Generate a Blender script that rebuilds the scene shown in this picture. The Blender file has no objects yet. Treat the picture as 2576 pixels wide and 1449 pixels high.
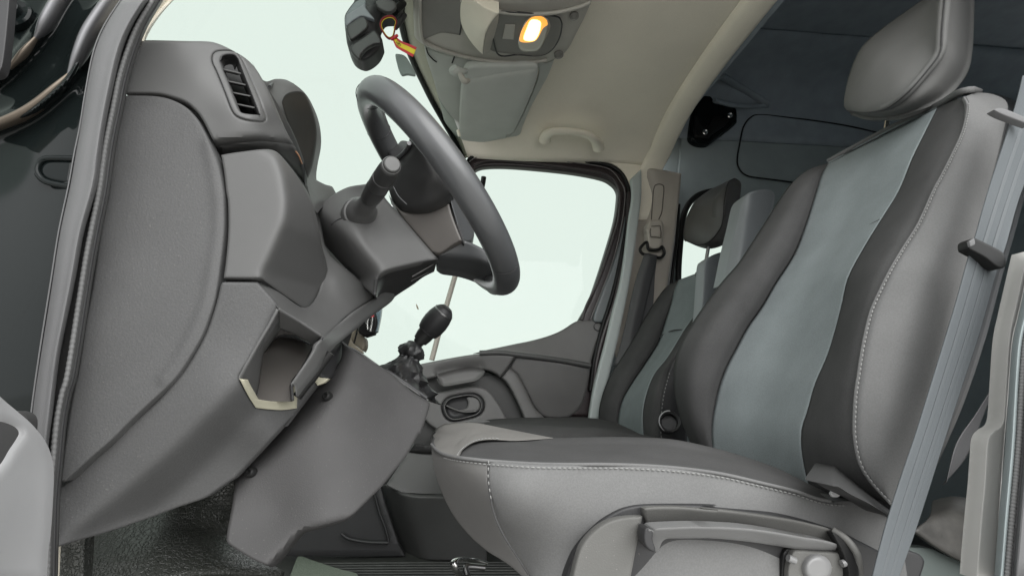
import bpy, math, random
import numpy as np
from mathutils import Vector
from mathutils.geometry import delaunay_2d_cdt

random.seed(7); np.random.seed(7)
S = bpy.context.scene
COL = S.collection

# ------------------------------------------------------------------ camera, sky, sun, exposure
FOC = 1400.0; PITCH = math.radians(11.5); YAW = math.radians(6.4); ZC = 1.45   # metres above the road
cd = bpy.data.cameras.new('camera'); cam = bpy.data.objects.new('camera', cd); COL.objects.link(cam)
cam.location = (0, 0, ZC); cam.rotation_euler = (math.pi/2 + PITCH, 0, -YAW)
cd.sensor_width = 36; cd.lens = 36*FOC/2576; cd.clip_start = 0.02; cd.clip_end = 500
S.camera = cam

w = bpy.data.worlds.new('World'); S.world = w; w.use_nodes = True
nt = w.node_tree; bg = nt.nodes['Background']
sky = nt.nodes.new('ShaderNodeTexSky'); sky.sky_type = 'NISHITA'; sky.sun_disc = False
sky.sun_elevation = math.radians(48); sky.sun_rotation = math.radians(165)
mx = nt.nodes.new('ShaderNodeMix'); mx.data_type = 'RGBA'; mx.inputs[0].default_value = 0.985
nt.links.new(sky.outputs[0], mx.inputs[6])
mx.inputs[7].default_value = (16.3, 16.5, 16.5, 1)        # overcast: even bright cloud over the blue sky
nt.links.new(mx.outputs[2], bg.inputs[0]); bg.inputs[1].default_value = 0.05

sl = bpy.data.lights.new('sun', 'SUN'); sl.energy = 1.5; sl.angle = math.radians(60); sl.color = (1, 0.995, 0.985)
sun = bpy.data.objects.new('sun', sl); COL.objects.link(sun)
sun.rotation_euler = Vector((-0.28, 1.0, -0.66)).to_track_quat('-Z', 'Y').to_euler()
sun.location = (0, -3, 5)
S.view_settings.view_transform = 'Standard'; S.view_settings.look = 'None'
S.view_settings.exposure = 1.35; S.view_settings.gamma = 1; S.view_settings.use_curve_mapping = False
S.render.engine = 'CYCLES'
S.cycles.use_denoising = True
S.cycles.max_bounces = 8; S.cycles.diffuse_bounces = 5; S.cycles.transparent_max_bounces = 8

# ------------------------------------------------------------------ measuring: photo pixel + distance -> point
fw = np.array([math.sin(YAW)*math.cos(PITCH), math.cos(YAW)*math.cos(PITCH), math.sin(PITCH)])
rt = np.array([math.cos(YAW), -math.sin(YAW), 0.0]); up = np.cross(rt, fw)
def ray(uv):
    uv = np.asarray(uv, float)
    a = (uv[..., 0]-1288)/FOC; b = (724.5-uv[..., 1])/FOC
    return fw + a[..., None]*rt + b[..., None]*up
def PW(uv, Y):
    d = ray(uv); t = np.asarray(Y)/d[..., 1]
    return d*t[..., None] + np.array([0, 0, ZC])
def P(u, v, Y): return Vector(PW(np.array([[u, v]]), np.array([Y]))[0])
def YZ(uv, Z):                                   # distance at which a pixel meets the level Z above the eye
    d = ray(uv); return Z/d[..., 2]*d[..., 1]
FR = {'D': (0, 0, 1), 'M': (858.7, 0, 1/6), 'K1': (549.5, 644, .2963), 'K2': (772.8, 360.6, .2963), 'K3': (1408.2, 343.5, .3556),
      'K4': (0, 0, .237), 'K5': (987.5, 729.9, .2667), 'S': (1288, 1202.1, .2), 'R': (2232.5, 944.5, .348)}
for i, c in enumerate('ABC'):
    for j in range(3): FR[c+str(j+1)] = (858.7*i, 482.4*j, 1/3)
def Q(fr, *pts):                                  # (x, y[, c]) measured in an enlargement -> photo pixels; c marks a corner
    if len(pts) == 1 and isinstance(pts[0], list): pts = pts[0]
    o = FR[fr]; return [(o[0]+p[0]*o[2], o[1]+p[1]*o[2]) + tuple(p[2:]) for p in pts]

def crom(pts, sub=6, closed=False):               # Catmull-Rom through points of any dimension
    p = np.array(pts, float); n = len(p); out = []
    if n == 2 and not closed:
        t = np.linspace(0, 1, sub+1)[:, None]; return p[0]*(1-t)+p[1]*t
    for i in range(n if closed else n-1):
        p1 = p[i]; p2 = p[(i+1) % n]
        p0 = p[i-1] if (closed or i > 0) else 2*p1-p2
        p3 = p[(i+2) % n] if (closed or i < n-2) else 2*p2-p1
        for k in range(sub):
            t = k/sub
            out.append(.5*(2*p1+(p2-p0)*t+(2*p0-5*p1+4*p2-p3)*t*t+(3*p1-p0-3*p2+p3)*t**3))
    if not closed: out.append(p[-1])
    return np.array(out)
def outline(pts, sub=5):
    cs = [i for i, q in enumerate(pts) if len(q) > 2]
    xy = [q[:2] for q in pts]
    if not cs: return crom(xy, sub, True)
    out = []
    for a, i in enumerate(cs):
        j = cs[(a+1) % len(cs)]
        seg = [xy[k % len(xy)] for k in range(i, (j if j > i else j+len(xy))+1)]
        out.append(crom(seg, sub)[:-1] if len(seg) > 2 else crom(seg, 4)[:-1])
    return np.vstack(out)
def resample(c, n):
    c = np.asarray(c, float); L = np.r_[0, np.cumsum(np.linalg.norm(np.diff(c, axis=0), axis=1))]
    t = np.linspace(0, L[-1], n); return np.stack([np.interp(t, L, c[:, k]) for k in range(c.shape[1])], 1)
def dseg(pts, poly, closed=True, ext=False):                 # distance to a polyline, with the sign of the nearest segment's side
    a = poly; b = np.roll(poly, -1, 0)
    if not closed: a = poly[:-1]; b = poly[1:]
    best = np.full(len(pts), 1e9); sg = np.ones(len(pts)); along = np.zeros(len(pts))
    for k, (p, q) in enumerate(zip(a, b)):
        e = q-p; l2 = max((e**2).sum(), 1e-9)
        lo_ = -1e9 if (ext and k == 0) else 0; hi_ = 1e9 if (ext and k == len(a)-1) else 1
        t = np.clip(((pts-p)@e)/l2, lo_, hi_); dd = pts-(p+t[:, None]*e)
        d = np.hypot(dd[:, 0], dd[:, 1]); m = d < best-1e-6
        best[m] = d[m]; sg[m] = np.sign(e[0]*dd[m, 1]-e[1]*dd[m, 0]); along[m] = (k+t[m])/len(a)
    return best, sg, along
def inside(pts, poly):
    x, y = pts[:, 0], pts[:, 1]; r = np.zeros(len(pts), bool); n = len(poly)
    for i in range(n):
        x1, y1 = poly[i]; x2, y2 = poly[(i+1) % n]
        c = ((y1 > y) != (y2 > y))
        with np.errstate(divide='ignore', invalid='ignore'):
            r ^= c & (x < (x2-x1)*(y-y1)/((y2-y1) if y2 != y1 else 1e-9)+x1)
    return r
def tps(fr, *pts):                                # smooth surface distance through measured points (x, y, Y)
    q = np.array([list(Q(fr, (a, b))[0])+[c] for a, b, c in pts]); X = q[:, :2]/500; n = len(q)
    def K(A, B):
        r2 = ((A[:, None]-B[None])**2).sum(-1); return .5*r2*np.log(r2+1e-12)
    if n < 4:
        A = np.c_[np.ones(n), X]; c = np.linalg.lstsq(A, q[:, 2], rcond=None)[0]
        return lambda uv: np.c_[np.ones(len(uv)), uv/500]@c
    Pm = np.c_[np.ones(n), X]; M = np.block([[K(X, X)+1e-4*np.eye(n), Pm], [Pm.T, np.zeros((3, 3))]])
    c = np.linalg.solve(M, np.r_[q[:, 2], 0, 0, 0])
    return lambda uv: K(uv/500, X)@c[:n]+np.c_[np.ones(len(uv)), uv/500]@c[n:]
def soft(x, w): return w*np.logaddexp(0, x/w)     # rounded max(x, 0)
def crease(poly, k, w=8, side=1):                 # surface falls away on one side of a line: k metres per pixel
    pl = crom([p[:2] for p in poly], 5)
    def f(uv):
        d, s, _ = dseg(uv, pl, False, True); return k*soft(side*s*d, w)
    return f
def ridge(poly, h, wd):                           # rounded ridge (h > 0 towards the eye) along a line
    pl = crom([p[:2] for p in poly], 5)
    def f(uv):
        d, s, _ = dseg(uv, pl, False); return -h*np.exp(-(d/wd)**2)
    return f
def add(*fs):
    def f(uv):
        r = 0
        for g in fs: r = r + (g(uv) if callable(g) else np.full(len(uv), float(g)))
        return r
    return f

# ------------------------------------------------------------------ objects
def put(o, parent=None):
    COL.objects.link(o)
    if parent is not None: o.parent = parent; o.matrix_parent_inverse = parent.matrix_basis.inverted()
    return o
def tag(o, label, cat, group=None, kind=None):
    o['label'] = label; o['category'] = cat
    if group: o['group'] = group
    if kind: o['kind'] = kind
    return o
def thing(name, label, cat, loc, group=None, kind=None):
    o = bpy.data.objects.new(name, None); o.empty_display_size = .05; COL.objects.link(o)
    o.location = loc; bpy.context.view_layer.update()
    return tag(o, label, cat, group, kind)
def mesh(name, V, Fc, m, parent=None, smooth=True, sharp=38, orient=None):
    me = bpy.data.meshes.new(name); me.from_pydata([tuple(v) for v in V], [], [tuple(f) for f in Fc]); me.validate()
    me.materials.append(m)
    if smooth:
        me.polygons.foreach_set('use_smooth', [True]*len(me.polygons))
        if sharp: me.set_sharp_from_angle(angle=math.radians(sharp))
    me.update(); o = bpy.data.objects.new(name, me)
    return put(o, parent)

def relief(name, out, Y, m, parent=None, r=8, rd=.006, thick=.012, holes=(), step=9, back=(0, 1, 0), sub=5, sharp=40, rim=True):
    """a moulded panel: outline, distance surface, rounded rim, real thickness"""
    b = outline(out, sub) if not isinstance(out, np.ndarray) else out
    hs = [outline(h, sub) for h in holes]
    Yf = Y if callable(Y) else (lambda uv, c=Y: np.full(len(uv), float(c)))
    loops = [b]+hs; bnd = np.vstack(loops)
    lo = b.min(0); hi = b.max(0); pts = []
    j = 0; y = lo[1]
    def grid(s, off=0.):
        g = []; y = lo[1]+off; j = 0
        while y < hi[1]:
            x = np.arange(lo[0]+off+(s/2 if j % 2 else 0), hi[0], s); g.append(np.c_[x, np.full(len(x), y)]); y += s*.87; j += 1
        return np.vstack(g) if g else np.zeros((0, 2))
    def prep(g):
        g = g[inside(g, b)]
        for h in hs: g = g[~inside(g, h)]
        if not len(g): return g, np.zeros(0)
        d = np.min([dseg(g, l)[0] for l in loops], axis=0); return g, d
    g, d = prep(grid(step)); g = g[d > max(step*.55, r*1.05)]
    sets = [g]
    if rim and r > 0:
        fs = max(2.2, min(step, r/3.2)); g2, d2 = prep(grid(fs, .37)); k = (d2 > fs*.5) & (d2 < r*1.1+fs*.3); sets.append(g2[k])
    else:
        g2, d2 = prep(grid(step*.99, .4)); 
    uv = np.vstack([bnd]+[s for s in sets if len(s)])
    edges = []; o0 = 0
    for l in loops:
        n = len(l); edges += [(o0+i, o0+(i+1) % n) for i in range(n)]; o0 += n
    nb = len(bnd)
    vv, ee, ff, ov, oe, of = delaunay_2d_cdt([Vector((float(a), float(c))) for a, c in uv], edges, [], 0, 1e-5, True)
    V2 = np.array([(v.x, v.y) for v in vv]); ff = [list(f) for f in ff]
    cen = np.array([V2[f].mean(0) for f in ff]); keep = inside(cen, b)
    for h in hs: keep &= ~inside(cen, h)
    ff = [f for f, k in zip(ff, keep) if k]
    dd = np.min([dseg(V2, l)[0] for l in loops], axis=0)
    YY = np.asarray(Yf(V2), float)
    if r > 0:
        lim = .62*r*float(np.median(YY))/FOC; rr_ = math.copysign(min(abs(rd), lim), rd) if thick < .03 else math.copysign(min(abs(rd), 1.3*lim), rd)
        t = np.clip(1-dd/r, 0, 1); YY = YY+rr_*t**2.2
    W = PW(V2, YY)
    # faces towards the eye
    F2 = []
    for f in ff:
        a, c, e = V2[f[0]], V2[f[1]], V2[f[2]]
        if (c[0]-a[0])*(e[1]-a[1])-(c[1]-a[1])*(e[0]-a[0]) > 0: f = f[::-1]
        F2.append(f)
    cnt = {}
    for f in F2:
        for i in range(len(f)):
            e = (f[i], f[(i+1) % len(f)]); cnt[e] = 1
    be = [e for e in cnt if (e[1], e[0]) not in cnt]
    n = len(W); bk = Vector(back).normalized()*thick; bv = np.array(bk)
    # pull the back a little towards the panel's middle so that side walls stay hidden
    ids = {}; V = [w for w in W]
    for e in be:
        for i in e:
            if i not in ids: ids[i] = len(V); V.append(W[i]+bv)
    for e in be: F2.append((e[1], e[0], ids[e[0]], ids[e[1]]))
    # closed back
    if thick > 0:
        bmap = dict(ids)
        for i in range(n):
            if i not in bmap: bmap[i] = len(V); V.append(W[i]+bv*.9)
        F2 += [tuple(bmap[i] for i in f[::-1]) for f in F2[:len(ff)]]
    return mesh(name, V, F2, m, parent, sharp=sharp)

def cpts(c):                                      # curve points: (u, v, Y) in pixels, or ('w', X, Y, Z above the eye)
    out = []
    for q in c:
        if q[0] == 'w': out.append((q[1], q[2], q[3]+ZC))
        else: out.append(tuple(P(q[0], q[1], q[2])))
    return out
def C(fr, Y, *pts):                               # curve in an enlargement at distance Y (number, or one per point)
    q = Q(fr, *pts); n = len(q)
    if callable(Y): return [(a[0], a[1], float(Y(np.array([[a[0], a[1]]]))[0])) for a in q]
    if not hasattr(Y, '__len__'): Y = [Y]*n
    if len(Y) == 2 and n != 2: Y = list(np.linspace(Y[0], Y[1], n))
    return [(a[0], a[1], y) for a, y in zip(q, Y)]
def loft(name, curves, m, parent=None, n=40, k=5, bulge=0., thick=.008, sharp=45, flip=False, straight=False, disp=None, ends=0.):
    cs = [resample(crom(cpts(c), 8) if not straight else np.array(cpts(c)), n) for c in curves]
    A = np.array(cs); G = crom(A.reshape(len(cs), -1), k) if len(cs) > 2 else crom(A.reshape(2, -1), max(k*2, 8))
    G = G.reshape(-1, n, 3); R = len(G)
    du = np.gradient(G, axis=0); dv = np.gradient(G, axis=1); N = np.cross(du, dv)
    N /= np.linalg.norm(N, axis=2)[..., None]+1e-12
    tocam = np.array([0, 0, ZC])-G; sgn = np.sign((N*tocam).sum(-1).sum()) or 1; N *= sgn
    if flip: N *= -1
    if bulge or ends:
        s = np.linspace(0, 1, R); prof = np.sin(np.pi*s)**.75
        t = np.linspace(0, 1, n); e = np.clip(np.sin(np.pi*t), 0, 1)**.35 if ends else np.ones(n)
        G = G+N*(bulge*prof[:, None]*e[None])[..., None]
    if disp is not None: G = G+N*disp(np.linspace(0, 1, R)[:, None]*np.ones((1, n)), np.linspace(0, 1, n)[None]*np.ones((R, 1)))[..., None]
    V = list(G.reshape(-1, 3)); Fc = []
    for i in range(R-1):
        for j in range(n-1):
            f = (i*n+j, i*n+j+1, (i+1)*n+j+1, (i+1)*n+j); Fc.append(f if sgn < 0 else f[::-1])
    o = mesh(name, V, Fc, m, parent, sharp=sharp)
    if thick:
        md = o.modifiers.new('thickness', 'SOLIDIFY'); md.thickness = thick; md.offset = -1
    return o
def tube(name, pts, rad, m, parent=None, seg=14, sub=6, flat=1., closed=False, updir=None, caps=True, raw=False, disp=None):
    p = np.array(pts if raw else cpts(pts)); rr = rad if hasattr(rad, '__len__') else [rad]*len(p)
    q = crom(np.c_[p, rr], sub, closed); c = q[:, :3]; rr = q[:, 3]; n = len(c)
    T = (np.roll(c, -1, 0)-np.roll(c, 1, 0)) if closed else np.gradient(c, axis=0)
    T /= np.linalg.norm(T, axis=1)[:, None]
    ref = np.array(updir if updir is not None else (0, 0, 1.)); V = []; Fc = []
    a0 = np.cross(T[0], ref)
    if np.linalg.norm(a0) < 1e-3: a0 = np.cross(T[0], (1, 0, 0))
    a0 /= np.linalg.norm(a0)
    for i in range(n):
        if updir is not None: a0 = np.cross(T[i], ref)
        else: a0 = a0-T[i]*(a0@T[i])
        a0 = a0/np.linalg.norm(a0); b0 = np.cross(T[i], a0)
        for k in range(seg):
            th = 2*math.pi*k/seg; rk = rr[i]*(1 if disp is None else disp(i/(n-1), th))
            V.append(c[i]+rk*(math.cos(th)*a0+math.sin(th)*flat*b0))
    for i in range(n if closed else n-1):
        for k in range(seg):
            a = i*seg; b = ((i+1) % n)*seg; Fc.append((a+k, a+(k+1) % seg, b+(k+1) % seg, b+k))
    if caps and not closed: Fc.append(tuple(range(seg))[::-1]); Fc.append(tuple((n-1)*seg+k for k in range(seg)))
    return mesh(name, V, Fc, m, parent, sharp=50)
def lathe(name, A, B, prof, m, parent=None, seg=40, disp=None, sharp=35):
    """surface of revolution on the axis A-B; prof = (position along the axis 0..1, radius in metres)"""
    A = np.array(A); B = np.array(B); ax = B-A; L = np.linalg.norm(ax); ax /= L
    a = np.cross(ax, (0, 1, 0)); a /= np.linalg.norm(a); b = np.cross(ax, a); V = []; Fc = []
    for i, (t, r) in enumerate(prof):
        for k in range(seg):
            th = 2*math.pi*k/seg; rk = r*(1 if disp is None else disp(t, th))
            V.append(A+ax*L*t+rk*(math.cos(th)*a+math.sin(th)*b))
    for i in range(len(prof)-1):
        for k in range(seg): Fc.append((i*seg+k, i*seg+(k+1) % seg, (i+1)*seg+(k+1) % seg, (i+1)*seg+k))
    Fc.append(tuple(range(seg))[::-1]); Fc.append(tuple((len(prof)-1)*seg+k for k in range(seg)))
    return mesh(name, V, Fc, m, parent, sharp=sharp)
def box(name, a, b, m, parent=None, bev=0.):
    (x0, y0, z0), (x1, y1, z1) = a, b; z0 += ZC; z1 += ZC
    V = [(x, y, z) for x in (x0, x1) for y in (y0, y1) for z in (z0, z1)]
    Fc = [(0, 1, 3, 2), (4, 6, 7, 5), (0, 4, 5, 1), (2, 3, 7, 6), (0, 2, 6, 4), (1, 5, 7, 3)]
    o = mesh(name, V, Fc, m, parent, sharp=30)
    if bev: md = o.modifiers.new('bevel', 'BEVEL'); md.width = bev; md.segments = 4
    return o
def stitches(name, curve, m, parent, gap=.0062, length=.0042, r=.0009, lift=.0012, double=False):
    c = crom(cpts(curve), 10); L = np.linalg.norm(np.diff(c, axis=0), axis=1).sum(); n = max(3, int(L/gap))
    p = resample(c, n); T = np.gradient(p, axis=0); T /= np.linalg.norm(T, axis=1)[:, None]
    V = []; Fc = []; seg = 6; eye = np.array([0, 0, ZC])
    for i in range(n-1):
        e = eye-p[i]; e /= np.linalg.norm(e); c0 = p[i]+e*lift; t = T[i]
        a = np.cross(t, e); a /= np.linalg.norm(a); b = np.cross(t, a); o0 = len(V)
        for s, rr in ((-.5, .25), (-.38, .85), (0, 1), (.38, .85), (.5, .25)):
            for k in range(seg):
                th = 2*math.pi*k/seg; V.append(c0+t*length*s+r*rr*(math.cos(th)*a+math.sin(th)*b))
        for q in range(4):
            for k in range(seg): Fc.append((o0+q*seg+k, o0+q*seg+(k+1) % seg, o0+(q+1)*seg+(k+1) % seg, o0+(q+1)*seg+k))
    return mesh(name, V, Fc, m, parent, sharp=0)

# ------------------------------------------------------------------ materials
MATS = {}
def mat(name, col, rough=.5, bump=0., scale=900., spec=.5, metal=0., var=.0, vs=14., kind='noise', coat=0., fine=0., dist=.0006, dust=0., rvar=0.):
    if name in MATS: return MATS[name]
    m = bpy.data.materials.new(name); m.use_nodes = True; t = m.node_tree; b = t.nodes['Principled BSDF']
    b.inputs['Base Color'].default_value = (*col, 1); b.inputs['Roughness'].default_value = rough
    b.inputs['Specular IOR Level'].default_value = spec; b.inputs['Metallic'].default_value = metal
    if coat: b.inputs['Coat Weight'].default_value = coat; b.inputs['Coat Roughness'].default_value = .04
    tc = t.nodes.new('ShaderNodeTexCoord')
    if var:
        nz = t.nodes.new('ShaderNodeTexNoise'); nz.inputs['Scale'].default_value = vs; nz.inputs['Detail'].default_value = 6
        t.links.new(tc.outputs['Object'], nz.inputs['Vector'])
        r = t.nodes.new('ShaderNodeMapRange'); r.inputs[1].default_value = .3; r.inputs[2].default_value = .7
        r.inputs[3].default_value = 1-var; r.inputs[4].default_value = 1+var
        t.links.new(nz.outputs[0], r.inputs[0])
        mm = t.nodes.new('ShaderNodeVectorMath'); mm.operation = 'SCALE'; mm.inputs[0].default_value = col
        t.links.new(r.outputs[0], mm.inputs['Scale']); last = mm.outputs[0]
        if fine:
            nf = t.nodes.new('ShaderNodeTexNoise'); nf.inputs['Scale'].default_value = 520; nf.inputs['Detail'].default_value = 2
            t.links.new(tc.outputs['Object'], nf.inputs['Vector'])
            rf = t.nodes.new('ShaderNodeMapRange'); rf.inputs[1].default_value = .3; rf.inputs[2].default_value = .7; rf.inputs[3].default_value = 1-fine; rf.inputs[4].default_value = 1+fine
            t.links.new(nf.outputs[0], rf.inputs[0]); mf = t.nodes.new('ShaderNodeVectorMath'); mf.operation = 'SCALE'
            t.links.new(last, mf.inputs[0]); t.links.new(rf.outputs[0], mf.inputs['Scale']); last = mf.outputs[0]
        if dust:
            n2 = t.nodes.new('ShaderNodeTexNoise'); n2.inputs['Scale'].default_value = 420; n2.inputs['Detail'].default_value = 2
            t.links.new(tc.outputs['Object'], n2.inputs['Vector'])
            r2 = t.nodes.new('ShaderNodeMapRange'); r2.inputs[1].default_value = .69; r2.inputs[2].default_value = .74; r2.inputs[4].default_value = dust
            t.links.new(n2.outputs[0], r2.inputs[0])
            mi = t.nodes.new('ShaderNodeMix'); mi.data_type = 'RGBA'; t.links.new(r2.outputs[0], mi.inputs[0]); t.links.new(last, mi.inputs[6])
            mi.inputs[7].default_value = (.4, .39, .36, 1); last = mi.outputs[2]
        t.links.new(last, b.inputs['Base Color'])
        if rvar:
            r3 = t.nodes.new('ShaderNodeMapRange'); r3.inputs[1].default_value = .3; r3.inputs[2].default_value = .7
            r3.inputs[3].default_value = rough-rvar; r3.inputs[4].default_value = rough+rvar
            t.links.new(nz.outputs[0], r3.inputs[0]); t.links.new(r3.outputs[0], b.inputs['Roughness'])
    if bump:
        bp = t.nodes.new('ShaderNodeBump'); bp.inputs['Strength'].default_value = bump; bp.inputs['Distance'].default_value = dist
        if kind == 'leather':
            n1 = t.nodes.new('ShaderNodeTexVoronoi'); n1.feature = 'DISTANCE_TO_EDGE'; n1.inputs['Scale'].default_value = scale
            r = t.nodes.new('ShaderNodeMapRange'); r.inputs[2].default_value = .14
            t.links.new(n1.outputs['Distance'], r.inputs[0]); src = r.outputs[0]
            nn = t.nodes.new('ShaderNodeTexNoise'); nn.inputs['Scale'].default_value = scale*.6
            vm = t.nodes.new('ShaderNodeMix'); vm.data_type = 'VECTOR'; vm.inputs[0].default_value = .012
            t.links.new(tc.outputs['Object'], nn.inputs['Vector']); t.links.new(tc.outputs['Object'], vm.inputs[4]); t.links.new(nn.outputs['Color'], vm.inputs[5])
            t.links.new(vm.outputs[1], n1.inputs['Vector'])
        elif kind == 'weave':
            ws = []
            for ax in ('X', 'Z'):
                wv = t.nodes.new('ShaderNodeTexWave'); wv.bands_direction = ax; wv.inputs['Scale'].default_value = scale; wv.inputs['Distortion'].default_value = .6
                wv.inputs['Detail Scale'].default_value = 3; t.links.new(tc.outputs['Object'], wv.inputs['Vector']); ws.append(wv)
            ad = t.nodes.new('ShaderNodeMath'); ad.operation = 'ADD'; t.links.new(ws[0].outputs['Fac'], ad.inputs[0]); t.links.new(ws[1].outputs['Fac'], ad.inputs[1]); src = ad.outputs[0]
        else:
            n1 = t.nodes.new('ShaderNodeTexNoise'); n1.inputs['Scale'].default_value = scale; n1.inputs['Detail'].default_value = 3
            t.links.new(tc.outputs['Object'], n1.inputs['Vector']); src = n1.outputs[0]
        t.links.new(src, bp.inputs['Height']); t.links.new(bp.outputs[0], b.inputs['Normal'])
    MATS[name] = m; return m
dash   = mat('grained grey plastic', (.067, .067, .067), .5, .6, 420, spec=.22, fine=.07, var=.09, vs=9, dust=.10, rvar=.05)
dashS  = mat('smooth grey plastic', (.076, .076, .075), .42, .15, 900, spec=.3, var=.06, vs=7, rvar=.05)
dashB  = mat('brownish grey plastic', (.085, .078, .072), .5, .25, 700, var=.06)
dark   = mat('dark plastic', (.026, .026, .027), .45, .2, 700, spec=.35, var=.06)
black  = mat('black plastic', (.012, .012, .012), .4, spec=.2)
deep   = mat('dark cavity plastic', (.02, .02, .02), .8)
rubber = mat('black rubber seal', (.016, .014, .015), .38, .1, 600)
sealG  = mat('grey rubber seal', (.105, .105, .107), .55, .3, 500, spec=.3, var=.05)
bead   = mat('flocked bead', (.12, .12, .12), .7, .6, 260)
paint  = mat('black glossy paint', (.006, .008, .008), .07, spec=.15)
paintG = mat('satin grey paint', (.12, .135, .14), .35, var=.05)
wheelM = mat('steering wheel rubber', (.055, .057, .059), .33, .06, 900, spec=.55, var=.04, rvar=.05)
wheelS = mat('steering wheel plastic', (.026, .026, .026), .4, .2, 900, var=.05)
beige  = mat('beige headliner cloth', (.80, .75, .64), .9, .5, 1400, spec=.1, fine=.05, var=.04, vs=5)
beigeP = mat('beige plastic', (.74, .69, .58), .5, .2, 800, var=.04)
consM  = mat('grey beige console plastic', (.40, .385, .345), .5, .2, 800, var=.05)
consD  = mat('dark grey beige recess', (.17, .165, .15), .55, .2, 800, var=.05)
pillar = mat('taupe pillar plastic', (.40, .365, .32), .5, .2, 800, var=.05)
visorM = mat('grey green vinyl', (.47, .485, .455), .7, .25, 900, spec=.2, var=.04)
sideF  = mat('light grey seat cloth', (.134, .134, .133), .9, .3, 900, spec=.06, fine=.07, var=.07, vs=12)
boltF  = mat('charcoal seat cloth', (.066, .0655, .0655), .9, .35, 900, spec=.05, fine=.09, var=.09, vs=14)
panF   = mat('grey green seat cloth', (.19, .212, .217), .9, .7, 900, spec=.08, var=.05, vs=22, fine=.10)
headF  = mat('grey vinyl', (.125, .125, .122), .65, .35, 1100, spec=.2, var=.04)
thread = mat('pale thread', (.2, .2, .195), .7)
belt   = mat('grey belt webbing', (.095, .104, .110), .7, .6, 700, spec=.1, var=.03)
beltD  = mat('dark belt webbing', (.06, .06, .062), .6, .5, 900, var=.03)
chrome = mat('bright steel', (.6, .6, .58), .25, metal=1.)
steelD = mat('dull steel', (.3, .3, .3), .4, metal=1.)
cargoD = mat('dark cargo roof lining', (.27, .31, .34), .8, .2, 300, var=.1)
cargoW = mat('grey green painted steel', (.27, .31, .315), .5, .1, 200, var=.06)
leath  = mat('pebbled black floor cover', (.032, .034, .030), .36, .8, 165, kind='leather', var=.1, dist=.0012)
matR   = mat('ribbed rubber mat', (.04, .042, .038), .55, .6, 500, var=.2, vs=30)
speck  = mat('speckled pale mat', (.17, .2, .16), .6, .9, 300, var=.35, vs=380, dist=.002)
grey   = mat('grey door plastic', (.125, .122, .12), .5, .25, 700, var=.05)
greyL  = mat('pale grey door plastic', (.34, .34, .345), .5, .1, 700, var=.03)
red    = mat('red ribbon', (.42, .02, .03), .6, .3, 900)
yellow = mat('yellow ribbon', (.6, .48, .02), .6, .3, 900)
mottle = mat('dark gold print', (.16, .11, .01), .6)
white  = mat('white print', (.5, .5, .5), .5)
# ================================================================== dashboard
def D3(x, y): return Q('K1', (x, y))[0]
db = thing('dashboard', 'grey plastic dashboard seen end on, with a slatted vent and open cubby', 'dashboard', P(420, 900, .68))
cap_out = Q('A1', (945, 724, 1), (1080, 724), (1200, 732), (1300, 757), (1400, 808), (1480, 885), (1530, 965), (1570, 1045), (1608, 1125), (1645, 1215), (1672, 1330), (1690, 1440)) + \
    Q('A2', (1696, 60), (1699, 250), (1690, 380), (1668, 560), (1650, 690), (1624, 820), (1583, 950), (1533, 1080), (1455, 1220), (1372, 1350), (1290, 1448)) + \
    Q('A3', (1170, 112), (1000, 270), (850, 420), (700, 550), (600, 640), (495, 738, 1), (452, 738, 1), (490, 450), (540, 120)) + \
    Q('A2', (590, 1330), (640, 1000), (700, 690), (765, 250), (815, 0)) + Q('A1', (870, 1000), (905, 850))
capY = add(tps('D', (320, 250, .655), (280, 450, .655), (200, 900, .65), (160, 1200, .648), (500, 350, .66), (575, 560, .665), (480, 900, .66)),
           ridge(Q('A1', (1560, 1080), (1600, 1250), (1630, 1440))+Q('A2', (1640, 60), (1640, 300), (1600, 560), (1560, 780), (1480, 1000), (1360, 1240), (1230, 1420)), .0022, 13))
relief('end_cap', cap_out, capY, dash, db, r=6, rd=.009, thick=.02, step=11)
thr = Q('A1', (925, 760), (895, 980), (872, 1200), (835, 1440)) + Q('A2', (800, 250), (740, 620), (650, 1150)) + Q('A3', (560, 20), (510, 330), (450, 700))

up_out = Q('A1', (1060, 318), (1110, 306), (1400, 312), (1560, 315), (1640, 330), (1740, 375), (1850, 440), (1930, 520), (2000, 640), (2060, 780), (2130, 940), (2210, 1080), (2270, 1200), (2292, 1290), (2300, 1388, 1),
    (2240, 1310), (2170, 1222), (2110, 1155), (2040, 1124), (1960, 1122), (1850, 1136), (1752, 1150), (1662, 1163, 1), (1638, 1130), (1612, 1070), (1580, 1005), (1540, 925), (1488, 850), (1405, 777), (1302, 737), (1200, 712), (1080, 706), (945, 706, 1), (960, 650), (1000, 500), (1030, 400))
upY = add(tps('A1', (1060, 330, .66), (1000, 500, .657), (960, 690, .655), (1500, 320, .67), (1500, 500, .66), (1300, 700, .657), (1700, 700, .66), (1900, 900, .664), (2000, 800, .68), (1850, 1000, .664), (1600, 900, .66), (2080, 950, .70), (2220, 1150, .745), (2290, 1300, .79), (1900, 500, .70), (1700, 380, .68), (2050, 1100, .69)),
          crease(Q('A1', (1560, 1062), (1700, 1052), (1850, 1035), (2000, 1030), (2110, 1050)), .0011, 2.5, 1))
vent_o = Q('A1', (1600, 440), (1612, 405), (1650, 386), (1740, 385), (1795, 408), (1850, 500), (1900, 620), (1960, 760), (2003, 880), (1997, 912), (1960, 920), (1860, 906), (1790, 880), (1750, 830), (1700, 700), (1640, 550), (1607, 480))
vent_i = Q('A1', (1665, 460), (1675, 425), (1720, 412), (1770, 417), (1800, 450), (1850, 580), (1910, 730), (1965, 870, 1), (1900, 866), (1830, 855), (1800, 830), (1770, 760), (1720, 620), (1680, 520))
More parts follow.
